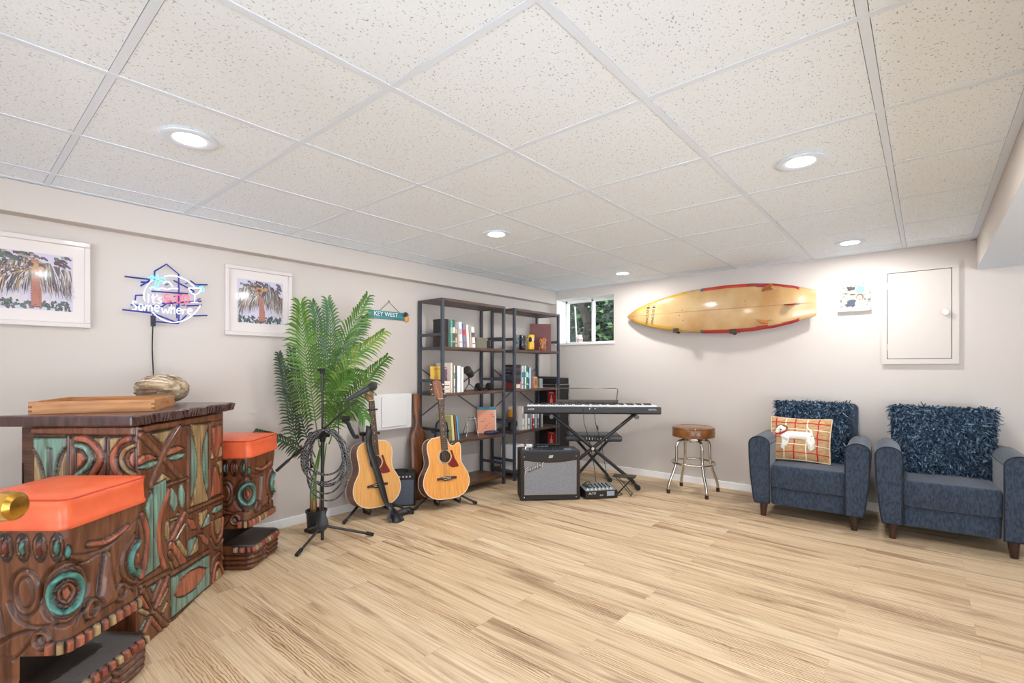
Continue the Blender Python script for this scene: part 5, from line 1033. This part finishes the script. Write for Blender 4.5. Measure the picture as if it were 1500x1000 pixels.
b = MB(); b.tube([(-.315, .225, .08), (-.30, .25, .225), (-.285, .252, .235), (.265, .252, .235), (.280, .25, .225), (.262, .225, .08)], .0045, 8); b.build('music_rest', mat('wire_bronze', (96, 88, 76), .35, .8), t)
# X stand
t = thing('keyboard_stand', 'black folding X stand under the digital piano', 'keyboard stand', (1.0895-math.sin(math.radians(kz))*.14, -.8355+math.cos(math.radians(kz))*.14, 0), kz); xo = .02
for s_ in (-1, 1):
    b = MB(); y = .014*s_; b.tube([(xo-s_*.40, y, .688), (xo+s_*.40, y, .03)], .0165, 12); lg = b.build('leg', BLK, t)
    b = MB(); b.cyl((xo+s_*.40, -.17, .026), (xo+s_*.40, .17, .026), .0165, n=12); b.build('foot_bar', BLK, lg)
    for yy in (-.185, .185): b = MB(); b.cyl((xo+s_*.40, yy-.018, .026), (xo+s_*.40, yy+.018, .026), .0235, n=14); b.build('rubber_foot', RUB, lg)
    b = MB(); b.cyl((xo-s_*.40, -.13, .684), (xo-s_*.40, .13, .684), .0145, n=12); b.build('support_bar', RUB, t)
    b = MB(); b.cyl((xo-s_*.40, -.145, .675), (xo-s_*.40, -.10, .675), .021, n=12); b.build('end_cap', mat('cap_grey', (88, 84, 80), .5), t)
b = MB(); b.cyl((xo, -.045, .359), (xo, .045, .359), .014, n=12); b.build('pivot_bolt', STEEL, t)
# bench
t = thing('keyboard_bench', 'black padded folding bench behind the X stand', 'bench', (.875, -.47, 0), kz)
b = MB(); b.rings([[(sx*.28*s_+0, sy*.15*s_, z) for sx, sy in ((-1, -1), (0, -1.02), (1, -1), (1, 1), (0, 1.02), (-1, 1))] for z, s_ in ((.40, .97), (.41, 1), (.445, 1), (.46, .96), (.465, .8))]); b.build('seat', mat('bench_vinyl', (44, 50, 56), .4, coat=.3), t, bevel=.008, smooth=50)
b = MB(); b.box((.02, -.155, .435), (.30, .010, .035), 0)
for k in range(9): b.box((-.10+.028*k, -.1615, .432), (.006, .004, .022), 1, T(0, 0, 0))
b.build('adjustment_bar', [BLK, STEEL], t)
for s_ in (-1, 1):
    b = MB(); b.tube([(-s_*.16, .012*s_, .395), (s_*.16, .012*s_, .03)], .014, 10); lg = b.build('leg', BLK, t)
    b = MB(); b.cyl((s_*.16, -.15, .022), (s_*.16, .15, .022), .016, n=10); b.cyl((s_*.16, -.165, .022), (s_*.16, -.13, .022), .022, n=10); b.build('foot_bar', BLK, lg)
    b = MB(); b.box((-s_*.16, 0, .397), (.03, .2, .012)); b.build('seat_bracket', BLK, t)
# mixer
mzr = math.degrees(math.atan2(.246, .188)); t = thing('audio_mixer', 'small black audio mixer with silver faders on the floor beside the amplifier', 'mixer', (1.345, -1.10, 0), mzr)
b = MB(); b.rings([[(x, -.002, .004), (x, .20, .004), (x, .20, .095), (x, .0, .07)] for x in (-.145, .15)]); b.build('case', mat('mixer_black', (32, 28, 24), .5), t, bevel=.003, smooth=0)
Mt = frame((0, 0, .0715), (1, 0, 0), (0, .2, .025)); b = MB(); b.box((0, .1, 0), (.28, .185, .002), 0, Mt); b.build('face_plate', mat('plate_silver', (170, 176, 180), .35, .5), t, smooth=0)
for i in range(7):
    b = MB(); b.box((-.115+.036*i, .028, .006), (.012, .022, .010), 0, Mt); b.build('fader', mat('fader_white', (230, 232, 232), .4), t, bevel=.001)
    b = MB()
    for j in range(4): b.cyl((-.115+.036*i, .065+.028*j, .001), (-.115+.036*i, .065+.028*j, .014), .006, .005, n=10, M=Mt)
    b.build('channel_knobs', mat('knob_green', (84, 110, 84), .4) if i < 2 else BLK, t)
Mf = frame((0, -.0025, .038), (1, 0, 0), (0, 0, 1)); b = MB(); b.text('ALTO', .026, Mf @ T(-.085, .013, 0), 0, .001, .1); b.text('ZMX', .016, Mf @ T(.0, -.006, 0), 0, .001); b.box((.085, .006, .0005), (.07, .04, .001), 1, Mf); b.build('lettering', [LOGO, mat('label_grey', (160, 166, 180), .5)], t, smooth=0)
t = thing('cable_bundle', 'tangle of black cables on the floor behind the mixer', 'cable', (1.22, -1.10, 0)); r = random.Random(9); b = MB()
for k in range(6):
    pts = [(r.uniform(-.07, .05), r.uniform(-.02, .10), .005)]
    for q in range(7): pts.append((r.uniform(-.08, .05), r.uniform(-.04, .11), r.uniform(.006, .10)))
    pts.append((r.uniform(0, .1), r.uniform(.05, .2), .005)); b.tube(smooth_pts(pts, 5), .0042, 6)
b.build('cables', BLK, t, smooth=180)
def kp(x, y, z):
    a = math.radians(kz); return Vector((1.0895+x*math.cos(a)-y*math.sin(a), -.8355+x*math.sin(a)+y*math.cos(a), z))
for lab, x, far in (('left one of the two thin cords hanging from the piano rear panel', -.075, (1.34, -.80)), ('right one of the two thin cords hanging from the piano rear panel', .03, (1.42, -.86))):
    t = thing('piano_cord', lab, 'cable', (0, 0, 0), 0, 'cords hanging from the piano'); b = MB(); p = kp(x, -.008, .752)
    b.tube(smooth_pts([p, p+Vector((.012, -.022, -.03)), p+Vector((.02, -.03, -.12)), kp(x+.03, -.05, .52), kp(x+.06, -.03, .40), kp(x+.10, .02, .2), kp(x+.13, -.05, .03), Vector((far[0], far[1], .006)), Vector((far[0]-.05, far[1]-.1, .006))]), .0032, 6); b.build('cord', BLK, t, smooth=180)
    if x > 0: b = MB(); b.cyl(kp(x+.012, -.048, .60), kp(x+.02, -.05, .56), .009, n=10); b.build('ferrite_bead', BLK, t)
# folding foot rest
t = thing('folding_footrest', 'little black folding metal footrest on the floor beside the mixer', 'footrest', (1.43, -.835, 0), 20)
b = MB(); b.box((0, 0, .168), (.20, .10, .006)); b.box((0, 0, .162), (.18, .09, .008)); b.build('top_plate', BLK, t, bevel=.002)
for s_ in (-1, 1):
    b = MB()
    for y in (-.04, .04): b.tube([(-s_*.075, y, .16), (s_*.06, y, .006)], .0035, 6)
    b.tube([(s_*.06, -.06, .006), (s_*.06, .06, .006)], .005, 6); b.build('leg', BLK, t)
# black equipment case in the corner
t = thing('equipment_case', 'tall black equipment case with silver edges in the corner behind the bookshelf', 'case', (.165, -.153, 0))
b = MB(); b.box((0, 0, .47), (.25, .25, .94)); b.build('body', TOLEX, t, bevel=.004)
b = MB(); b.box((0, 0, .985), (.25, .25, .07)); b.build('lid', TOLEX, t, bevel=.004)
for x in (-.125, .125):
    for y in (-.125, .125): b = MB(); b.box((x, y, .47), (.016, .016, .94)); b.build('edge_trim', STEEL, t, bevel=.002)
b = MB(); b.box((0, 0, .945), (.256, .256, .012)); b.build('edge_trim', STEEL, t, bevel=.002)
b = MB()
for x in (-.09, .0, .09):
    for z in (.9, .10): b.ell((x, -.126, z), (.006, .003, .006), 8, 5)
b.build('rivets', STEEL, t)
for z in (.79, .33):
    b = MB(); b.box((.06, -.128, z), (.105, .006, .15)); Mr = frame((.06, -.1315, z), (1, 0, 0), (0, 0, 1))
    b.prism([(-.018, -.055), (.018, -.055), (.018, -.015), (.007, .005), (.006, .04), (-.006, .04), (-.007, .005), (-.018, -.015)], .001, 1, Mr); b.box((0, .062, .0005), (.06, .008, .001), 1, Mr); b.build('red_panel', [mat('panel_red', (200, 30, 34), .4), mat('bottle_pale', (222, 214, 196), .5)], t, smooth=0)

# ---------------------------------------------------------------- bookshelves
IRON = mat('shelf_iron', (60, 65, 75), .42, coat=.1); SHW = mat('shelf_wood', (104, 78, 64), .45, col2=(66, 48, 40), ns=5, st=(6, 1, 6), bump=.15); SHB = mat('shelf_wood_bottom', (112, 72, 40), .4, col2=(70, 44, 26), ns=5, st=(6, 1, 6), coat=.2)
ZS = (.096, .495, .92, 1.322, 1.74)
def bookshelf(label, y0, y1):
    t = thing('bookshelf', label, 'bookshelf', (.02, y0, 0), 0, 'industrial bookshelves'); Lw = y1-y0; D = .328; p = .026
    for x in (p/2, D-p/2):
        for y in (p/2, Lw-p/2): b = MB(); b.box((x, y, ZS[-1]/2), (p, p, ZS[-1])); b.build('post', IRON, t, bevel=.002)
    for k, z in enumerate(ZS):
        b = MB(); b.box((D/2, Lw/2, z-.010), (D-.004, Lw-2*p-.002 if k < 4 else Lw-.004, .020), 0 if k else 1)
        b.box((D-p/2, Lw/2, z-.014), (.018, Lw-2*p, .024), 2 if k == 4 else 0); b.build('shelf_board', [SHW, SHB, IRON], t, bevel=.002)
        for y in (p/2, Lw-p/2):
            b = MB(); b.box((D/2, y, z-.014), (D-2*p, .02, .024)); b.build('side_rail', IRON, t)
            if k < 4: b = MB(); b.box((D/2, y, z+.105), (D-2*p, .016, .026)); b.build('side_rail', IRON, t)
    for a_, c_ in ((.70, 1.13), (1.13, .70)): b = MB(); b.cyl((.008, p, a_), (.008, Lw-p, c_), .0045, n=6); b.build('cross_brace', BLK, t)
    return t
bookshelf('left industrial bookshelf of dark metal and wood, behind the cutaway guitar', -2.045, -1.225)
bookshelf('right industrial bookshelf of dark metal and wood, nearest the small window', -1.088, -.292)
PAGES = mat('book_pages', (226, 218, 202), .8)
BC = {}
def bcol(c):
    k = 'cover_%d_%d_%d' % c; return mat(k, c, .5)
def book(label, y0, y1, z, h, col, band=None, d=.19, x1=.32, lean=0., group='books on the bookshelves'):
    'spine toward the room'
    t = thing('book', label, 'book', (x1-d, (y0+y1)/2, z+(y1-y0)/2*math.sin(math.radians(abs(lean)))+.0004), 0, group); w = y1-y0; M = T(0, 0, 0) @ Rx(lean)
    b = MB(); e = .002
    b.box((d/2, -w/2+e/2, h/2), (d, e, h), 0, M); b.box((d/2, w/2-e/2, h/2), (d, e, h), 0, M); b.box((d-e/2, 0, h/2), (e, w, h), 0, M)
    if band: b.box((d+.0004, 0, h*.62), (.0008, w*.98, h*.22), 2, M); b.box((d+.0004, 0, h*.2), (.0008, w*.6, h*.06), 2, M)
    b.box((d/2-.003, 0, h/2), (d-.012, w-2*e, h-.008), 1, M); b.build('book', [bcol(col), PAGES, bcol(band or col)], t, smooth=0)
    return t
Z4, Z3, Z2, Z1 = 1.322, .92, .495, .096
yy = -1.925
for lab, w_, h_, c, bd, ln in (
    ('tall teal green book beside the black file boxes', .026, .235, (116, 160, 146), (180, 200, 180), 0), ('dark green and white book right of the teal green one', .022, .238, (70, 104, 92), (220, 220, 210), 0),
    ('cream book with a patterned brown spine on the upper left shelf', .022, .165, (206, 190, 164), (120, 90, 80), 0), ('short tan book leaning right of the patterned cream one', .020, .17, (196, 176, 150), None, 0),
    ('tall white and lavender book mid row on the upper left shelf', .042, .225, (228, 226, 236), (176, 176, 206), 3), ('blue grey book with a red band', .038, .215, (128, 136, 160), (206, 60, 56), 4),
    ('cream white book right of the red banded one', .034, .205, (236, 230, 220), None, 5), ('thin rose tan book between two white ones', .018, .195, (214, 190, 178), None, 5), ('white book with a small dark mark at the right end of the upper row', .042, .19, (240, 236, 228), (90, 90, 90), 6)):
    book(lab, yy, yy+w_, Z4, h_, c, bd, lean=ln); yy += w_+.004+(.004 if ln else 0)
FILE = mat('file_black', (44, 42, 42), .6); FILE2 = mat('file_brown', (58, 46, 44), .6)
for lab, z, m_ in (('lower brown black storage box on the upper left shelf', Z4, FILE2), ('upper black storage box stacked on the brown one', Z4+.122, FILE)):
    t = thing('storage_box', lab, 'box', (.235, -1.965, z+.0006), 0, 'stacked storage boxes'); b = MB(); b.box((0, 0, .056), (.13, .062, .112)); b.build('box', m_, t, bevel=.002); b = MB(); b.box((0, 0, .114), (.134, .066, .014)); b.build('lid', m_, t, bevel=.002)
t = thing('khaki_box', 'low khaki grey box on the upper shelf of the left bookshelf', 'box', (.24, -1.53, Z4+.0006)); b = MB(); b.box((0, 0, .045), (.16, .14, .09)); b.build('box', mat('khaki', (118, 114, 98), .7), t, bevel=.003); b = MB(); b.box((0, 0, .094), (.164, .144, .010)); b.build('lid', mat('khaki_lid', (128, 124, 106), .7), t, bevel=.002)
t = thing('tape_dispenser', 'black tape dispenser at the right end of the upper left shelf', 'tape dispenser', (.25, -1.40, Z4)); b = MB(); b.box((0, 0, .016), (.10, .055, .032)); b.box((.03, 0, .055), (.02, .04, .05)); b.build('body', BLK, t, bevel=.004); b = MB(); b.tube([(-.01+.03*math.cos(a*PI/12), 0, .064+.03*math.sin(a*PI/12)) for a in range(24)], .011, 8, closed=True); b.build('tape_roll', mat('tape', (170, 166, 158), .4), t, smooth=180)
# third shelf, left unit
for k, (lab, h_, c, dz, wd) in enumerate((('lowest flat brown book in the small pile on the left bookshelf', .034, (150, 104, 62), 0, .17), ('middle flat grey brown book in the small pile', .030, (108, 92, 84), .034, .165), ('topmost flat dark book in the small pile', .042, (70, 62, 62), .064, .16))):
    t = thing('flat_book', lab, 'book', (.235, -1.955, Z3+dz), 0, 'flat pile of books'); b = MB(); b.box((0, 0, h_/2), (.14, .14*wd/.17, h_), 0); b.box((.004, 0, h_/2), (.139, .125, h_-.006), 1); b.build('book', [bcol(c), PAGES], t, smooth=0)
t = thing('yellow_card', 'upright yellow card standing on the flat pile of books', 'card', (.205, -1.972, Z3+.1085), 62); b = MB(); b.box((0, 0, .062), (.13, .006, .124), 0, Rx(-6)); b.box((0, -.0036, .092), (.095, .0006, .004), 1, Rx(-6)); b.box((0, -.0036, .104), (.06, .0006, .003), 1, Rx(-6)); b.build('card', [mat('card_yellow', (222, 176, 62), .6), mat('card_line', (170, 128, 40), .6)], t, smooth=0)
t = thing('purple_figurine', 'small purple figurine beside the yellow card', 'figurine', (.26, -1.935, Z3+.108)); b = MB(); b.lathe([(.018, 0), (.02, .01), (.014, .04), (.02, .065), (.012, .085)], 16); b.ell((0, 0, .098), (.018, .018, .02), 14, 10); b.build('figure', mat('purple', (112, 74, 96), .5), t); b = MB(); b.ell((.012, -.006, .10), (.008, .008, .008), 8, 6); b.build('face', mat('figure_pale', (224, 206, 206), .5), t)
yy = -1.925
for lab, w_, h_, c, bd in (('tall cream book against the front post on the middle left shelf', .022, .262, (232, 222, 208), None), ('thin orange spined book on the middle left shelf', .010, .258, (214, 168, 120), None), ('white and grey book with teal foot on the middle left shelf', .020, .24, (216, 220, 220), (110, 150, 150)), ('dark slate thin book on the middle left shelf', .014, .238, (84, 100, 104), None), ('wide white binder on the middle left shelf', .046, .236, (238, 238, 236), None), ('second white binder at the right end of the middle row', .034, .226, (230, 230, 228), None)):
    book(lab, yy, yy+w_, Z3, h_, c, bd); yy += w_+.0025
t = thing('desk_microphone', 'black studio microphone on a mini tripod on the left bookshelf', 'microphone', (.22, -1.60, Z3), 20)
b = MB(); M = T(0, 0, .175) @ Ry(0) @ Rx(62); b.lathe([(.006, -.05), (.034, -.048), (.036, -.03), (.036, .03), (.040, .032), (.042, .05), (.034, .062), (.004, .066)], 24, M=M); b.build('body', mat('mic_dark', (52, 50, 48), .6), t)
b = MB(); b.cyl((0, .0, .06), (0, 0, .15), .007, n=10); b.build('post', BLK, t)
for k in range(3): a = k*2.1+.4; b = MB(); b.cyl((0, 0, .07), (.085*math.cos(a), .085*math.sin(a), .004), .0045, .0035, n=8); b.build('leg', BLK, t)
t = thing('headphones', 'black headphones lying at the right end of the middle left shelf', 'headphones', (.22, -1.40, Z3)); b = MB(); b.tube(smooth_pts([(0, -.075, .03), (-.06, -.06, .012), (-.09, 0, .012), (-.06, .06, .012), (0, .075, .03)]), .009, 8); b.build('headband', BLK, t, smooth=180)
for y in (-.075, .075): b = MB(); b.cyl((0, y-.016, .036), (0, y+.016, .036), .036, n=20); b.build('ear_cup', RUB, t, bevel=.004)
# second shelf, left unit
t = thing('black_arch_frame', 'black arched frame with a photo on the lower left shelf behind the guitar neck', 'frame', (.245, -1.962, Z2+.003), 64); b = MB(); b.tube(smooth_pts([(-.055, 0, .006), (-.055, 0, .11), (-.035, 0, .165), (0, 0, .182), (.035, 0, .165), (.055, 0, .11), (.055, 0, .006)]), .008, 8); b.tube([(-.055, 0, .006), (.055, 0, .006)], .008, 8); b.build('frame', BLK, t, smooth=180); b = MB(); b.box((0, .003, .085), (.105, .003, .155)); b.build('photo', mat('arch_photo', (150, 146, 158), .5, col2=(90, 96, 120), ns=14), t, smooth=0)
yy = -1.905
for lab, w_, h_, c, ln in (('pale green and yellow book beside the guitar neck', .030, .225, (214, 210, 150), 5), ('brown and orange book leaning beside the yellow one', .020, .226, (150, 92, 40), 6), ('bright blue book leaning at the end of the lower left row', .022, .215, (90, 170, 214), 7)):
    book(lab, yy, yy+w_, Z2, h_, c, None, lean=ln); yy += w_+.009
t = thing('wire_easel', 'small silver wire easel on the lower shelf of the left bookshelf', 'easel', (.22, -1.57, Z2), 60); b = MB()
for s_ in (-1, 1): b.tube(smooth_pts([(s_*.055, -.05, .004), (s_*.05, -.03, .05), (s_*.042, .0, .155), (s_*.030, .01, .172)]), .0035, 8); b.tube([(s_*.042, .005, .155), (s_*.06, .09, .004)], .003, 8)
b.tube([(-.03, .01, .172), (.03, .01, .172)], .004, 8); b.tube([(-.045, 0, .15), (.045, 0, .15)], .003, 6); b.build('wire', STEEL, t, smooth=180)
t = thing('salmon_book', 'large salmon pink book with a teal top edge facing out on the left bookshelf', 'book', (.21, -1.345, Z2+.003), 55); Mb = Rx(-6); b = MB(); b.box((0, 0, .125), (.185, .022, .25), 0, Mb); b.box((0, -.0115, .242), (.186, .001, .03), 1, Mb); b.box((.088, .0, .125), (.012, .024, .25), 2, Mb)
r = random.Random(3)
for k in range(7): b.box((-.045+r.uniform(0, .11), -.0118, .05+.022*k), (r.uniform(.01, .04), .0006, .007), 3, Mb)
b.build('book', [mat('salmon', (222, 152, 120), .6), bcol((44, 120, 142)), bcol((196, 206, 200)), bcol((172, 96, 80))], t, smooth=0)
t = thing('eyeglass_case', 'dark blue oblong case lying before the salmon book', 'case', (.285, -1.36, Z2), 60); b = MB(); b.ell((0, 0, .018), (.075, .028, .018), 18, 10, e=.7); b.build('case', mat('case_navy', (38, 42, 66), .4), t, smooth=60)
# right unit: tiki mugs and friends
def mug(label, y, prof, m_, deco, x=.24):
    t = thing('tiki_mug', label, 'mug', (x, y, Z4+.0006), 0, 'tiki mugs on the top shelf'); b = MB(); b.lathe(prof, 22, 0); r = random.Random(int(abs(y)*1000))
    H_ = prof[-1][1]
    for k in range(26):
        a = r.uniform(-1.9, 1.0); z = r.uniform(.012, H_*.93); rr_ = float(np.interp(z, [p[1] for p in prof], [p[0] for p in prof])); b.ell((rr_*math.cos(a), rr_*math.sin(a), z), (.006, .008, r.uniform(.004, .011)), 8, 5, 1)
    b.build('mug', [m_, deco], t, smooth=60); return t
cylp = [(.026, 0), (.030, .006), (.031, .08), (.032, .15), (.030, .162), (.026, .162), (.024, .15)]
mug('grey carved tiki mug at the left end of the right top shelf', -.935, cylp, mat('mug_grey', (120, 132, 136), .4), mat('mug_greydark', (70, 80, 84), .4))
mug('glossy black tiki mug between the grey mug and the parrot', -.83, [(.034, 0), (.038, .006), (.038, .08), (.040, .15), (.037, .160), (.03, .160), (.028, .15)], mat('mug_black', (30, 32, 36), .2, coat=.6), mat('mug_blackhi', (84, 88, 92), .25))
mug('brown carved tiki head mug in front of the maroon book', -.515, [(.032, 0), (.037, .006), (.040, .05), (.036, .09), (.039, .12), (.034, .145), (.028, .150), (.022, .14)], mat('mug_brown', (150, 84, 42), .3, coat=.4), mat('mug_browndark', (196, 130, 76), .3), .27)
t = thing('parrot_mug', 'yellow parrot shaped mug with a black beak on the right top shelf', 'mug', (.24, -.69, Z4+.0005), -35); b = MB(); b.lathe([(.030, 0), (.038, .008), (.042, .04), (.040, .085), (.036, .10)], 24); b.build('body', mat('parrot_yellow', (232, 176, 30), .35, coat=.4), t)
b = MB(); b.ell((0, 0, .125), (.040, .040, .042), 20, 12); b.build('head', mat('parrot_white', (226, 214, 196), .35), t); b = MB(); b.lathe([(.041, .135), (.043, .145), (.042, .168), (.036, .172), (.03, .165)], 24); b.build('crest', mat('parrot_crest', (236, 192, 44), .35), t)
b = MB(); b.ell((.035, -.012, .118), (.024, .018, .028), 16, 10); b.build('beak', mat('beak_black', (26, 26, 28), .3), t, smooth=180); b = MB()
for s_ in (-1, 1): b.ell((.018, -.036 if s_ < 0 else .03, .138), (.008, .006, .008), 10, 6)
b.build('eye', mat('parrot_eye', (170, 40, 60), .3), t); b = MB(); b.lathe([(.032, -.0), (.040, .004), (.040, .014), (.03, .016)], 20); b.build('foot', mat('parrot_foot', (60, 44, 28), .5), t)
t = thing('maroon_album', 'large maroon album standing at the right end of the top shelf', 'album', (.185, -.435, Z4+.003), 42); b = MB(); b.box((0, 0, .155), (.235, .004, .31), 0, Rx(-4)); b.box((0, .038, .155), (.235, .004, .31), 0, Rx(-4)); b.box((-.1175, .019, .155), (.004, .042, .31), 0, Rx(-4)); b.box((.0, .019, .155), (.222, .034, .30), 1, Rx(-4)); b.build('album', [mat('maroon', (104, 52, 52), .45), PAGES], t, bevel=.001, smooth=0)
# right unit third shelf
for k, (lab, c) in enumerate((('lowest of the dark discs stacked on the right bookshelf', (52, 50, 60)), ('second dark disc case from the bottom of the stack', (70, 66, 80)), ('third dark disc case from the bottom of the stack', (40, 40, 52)), ('fourth dark disc case from the bottom of the stack', (64, 58, 74)), ('topmost dark disc case on the stack', (44, 36, 46)))):
    t = thing('disc_case', lab, 'disc case', (.25, -.995, Z3+.074+.036*k), 0, 'stack of dark disc cases'); b = MB(); b.box((0, 0, .017), (.13, .10, .032)); b.build('case', bcol(c), t, bevel=.002)
t = thing('red_cream_box', 'small cream and red box beneath the dark disc cases', 'box', (.25, -.995, Z3)); b = MB(); b.box((0, 0, .037), (.12, .095, .072), 0); b.box((.061, .01, .03), (.002, .06, .04), 1); b.build('box', [bcol((120, 50, 44)), bcol((226, 214, 196))], t, bevel=.002)
yy = -.935
for lab, w_, h_, c, bd in (('pale pink white book at the left of the right middle shelf', .024, .235, (230, 220, 222), (70, 140, 156)), ('thin teal blue book on the right middle shelf', .016, .18, (60, 136, 154), None), ('white and teal book on the right middle shelf', .024, .238, (226, 232, 230), (90, 170, 170)), ('tall green and white book on the right middle shelf', .022, .24, (50, 132, 90), (230, 236, 232)), ('navy and cyan book on the right middle shelf', .022, .225, (60, 96, 130), (140, 200, 214)), ('pale blue white book on the right middle shelf', .026, .22, (206, 222, 230), None), ('grey slim book behind the orange box', .022, .205, (120, 122, 132), None)):
    book(lab, yy, yy+w_, Z3, h_, c, bd); yy += w_+.003
t = thing('orange_picture_box', 'orange brown box with a dark round picture on the right middle shelf', 'box', (.27, -.665, Z3), 20); b = MB(); b.box((0, 0, .058), (.04, .115, .115), 0); b.box((-.002, 0, .118), (.036, .10, .006), 2)
b.add([(.0205, .03*math.cos(q*PI/10), .062+.036*math.sin(q*PI/10)) for q in range(20)], [tuple(range(20))], 1); b.build('box', [mat('box_orange', (206, 142, 92), .6), bcol((112, 96, 80)), bcol((230, 206, 180))], t, smooth=0)
t = thing('silver_speaker', 'small silver grey device at the right of the orange box', 'device', (.26, -.55, Z3)); b = MB(); b.box((0, 0, .05), (.05, .05, .10)); b.build('body', mat('device_silver', (150, 160, 160), .35, .5), t, bevel=.008); b = MB(); b.box((.0, 0, .006), (.056, .056, .012)); b.build('base', bcol((176, 190, 184)), t, bevel=.003)
# right unit second shelf
t = thing('amber_tin', 'amber yellow tin on top of the black and white mug', 'tin', (.25, -1.01, Z2+.112)); b = MB(); b.lathe([(.04, 0), (.042, .004), (.042, .10), (.038, .104)], 24, 0); b.lathe([(.0424, .01), (.0424, .03)], 24, 1, caps=False); b.build('tin', [mat('amber', (206, 140, 36), .35), bcol((90, 60, 30))], t)
t = thing('black_white_mug', 'black and white mug beneath the amber tin', 'mug', (.25, -1.01, Z2+.0006)); b = MB(); b.lathe([(.038, 0), (.043, .005), (.043, .105), (.041, .112), (.037, .112), (.036, .10)], 24, 0); b.ell((.042, -.008, .05), (.004, .016, .024), 10, 8, 1); b.build('mug', [BLK, WHITE], t); b = MB(); b.tube(smooth_pts([(.0, .04, .09), (0, .07, .085), (0, .075, .05), (0, .04, .025)]), .005, 8); b.build('handle', BLK, t, smooth=180)
yy = -.93
for lab, w_, h_, c, bd in (('first white book from the left on the right lower shelf', .034, .235, (232, 228, 222), (150, 150, 150)), ('cream white book second on the right lower shelf', .034, .24, (238, 232, 220), None), ('tall white book with grey spine marks on the right lower shelf', .036, .23, (224, 226, 226), (110, 114, 120)), ('grey blue slim book left of the red one', .020, .215, (150, 164, 176), None), ('red and white spined book on the right lower shelf', .034, .21, (176, 48, 50), (232, 224, 214)), ('pale teal book right of the red one', .030, .21, (150, 178, 184), None), ('slate grey book on the right lower shelf', .026, .205, (104, 112, 120), (190, 196, 200)), ('dark slim book near the right end of the lower row', .020, .205, (66, 66, 70), None), ('silver grey book at the right end of the lower row', .026, .20, (168, 166, 160), None)):
    book(lab, yy, yy+w_, Z2, h_, c, bd); yy += w_+.012
t = thing('white_drawer_box', 'white two drawer box on the bottom shelf of the right bookshelf', 'box', (.22, -.965, Z1+.001)); b = MB(); b.box((0, 0, .125), (.18, .16, .25)); b.build('body', WHITE, t, bevel=.002)
for z in (.065, .185): b = MB(); b.box((.092, 0, z), (.006, .15, .11)); d = b.build('drawer', WHITE, t, bevel=.002); b = MB(); b.box((.097, .0, z+.02), (.004, .05, .018)); b.build('label_holder', mat('holder', (110, 92, 74), .4), d)
# ---------------------------------------------------------------- camera, world, view
cd = bpy.data.cameras.new('camera'); cd.sensor_width = 36; cd.lens = 36*714.83/1500; cd.shift_y = 38.35/1500; cd.clip_start = .05
co = bpy.data.objects.new('camera', cd); COL.objects.link(co); co.location = CAM; co.rotation_euler = (PI/2, 0, YAW)
sc = bpy.context.scene; sc.camera = co
w = bpy.data.worlds.new('sky'); sc.world = w; w.use_nodes = True
bg = w.node_tree.nodes['Background']; nt = w.node_tree; tc = nt.nodes.new('ShaderNodeTexCoord'); sx = nt.nodes.new('ShaderNodeSeparateXYZ'); mr = nt.nodes.new('ShaderNodeMapRange'); mx = nt.nodes.new('ShaderNodeMix'); mx.data_type = 'RGBA'
# overcast sky over a bright lower half added to light the ceiling from below
mr.inputs['From Min'].default_value = -.08; mr.inputs['From Max'].default_value = .05
mx.inputs['A'].default_value = (.89, .965, 1.07, 1); mx.inputs['B'].default_value = (.20, .21, .225, 1)
nt.links.new(tc.outputs['Generated'], sx.inputs[0]); nt.links.new(sx.outputs['Z'], mr.inputs['Value']); nt.links.new(mr.outputs['Result'], mx.inputs['Factor']); nt.links.new(mx.outputs['Result'], bg.inputs['Color'])
bg.inputs['Strength'].default_value = 7.5
vs = sc.view_settings; vs.view_transform = 'Standard'; vs.look = 'None'; vs.gamma = 1; vs.use_curve_mapping = False; vs.exposure = .76
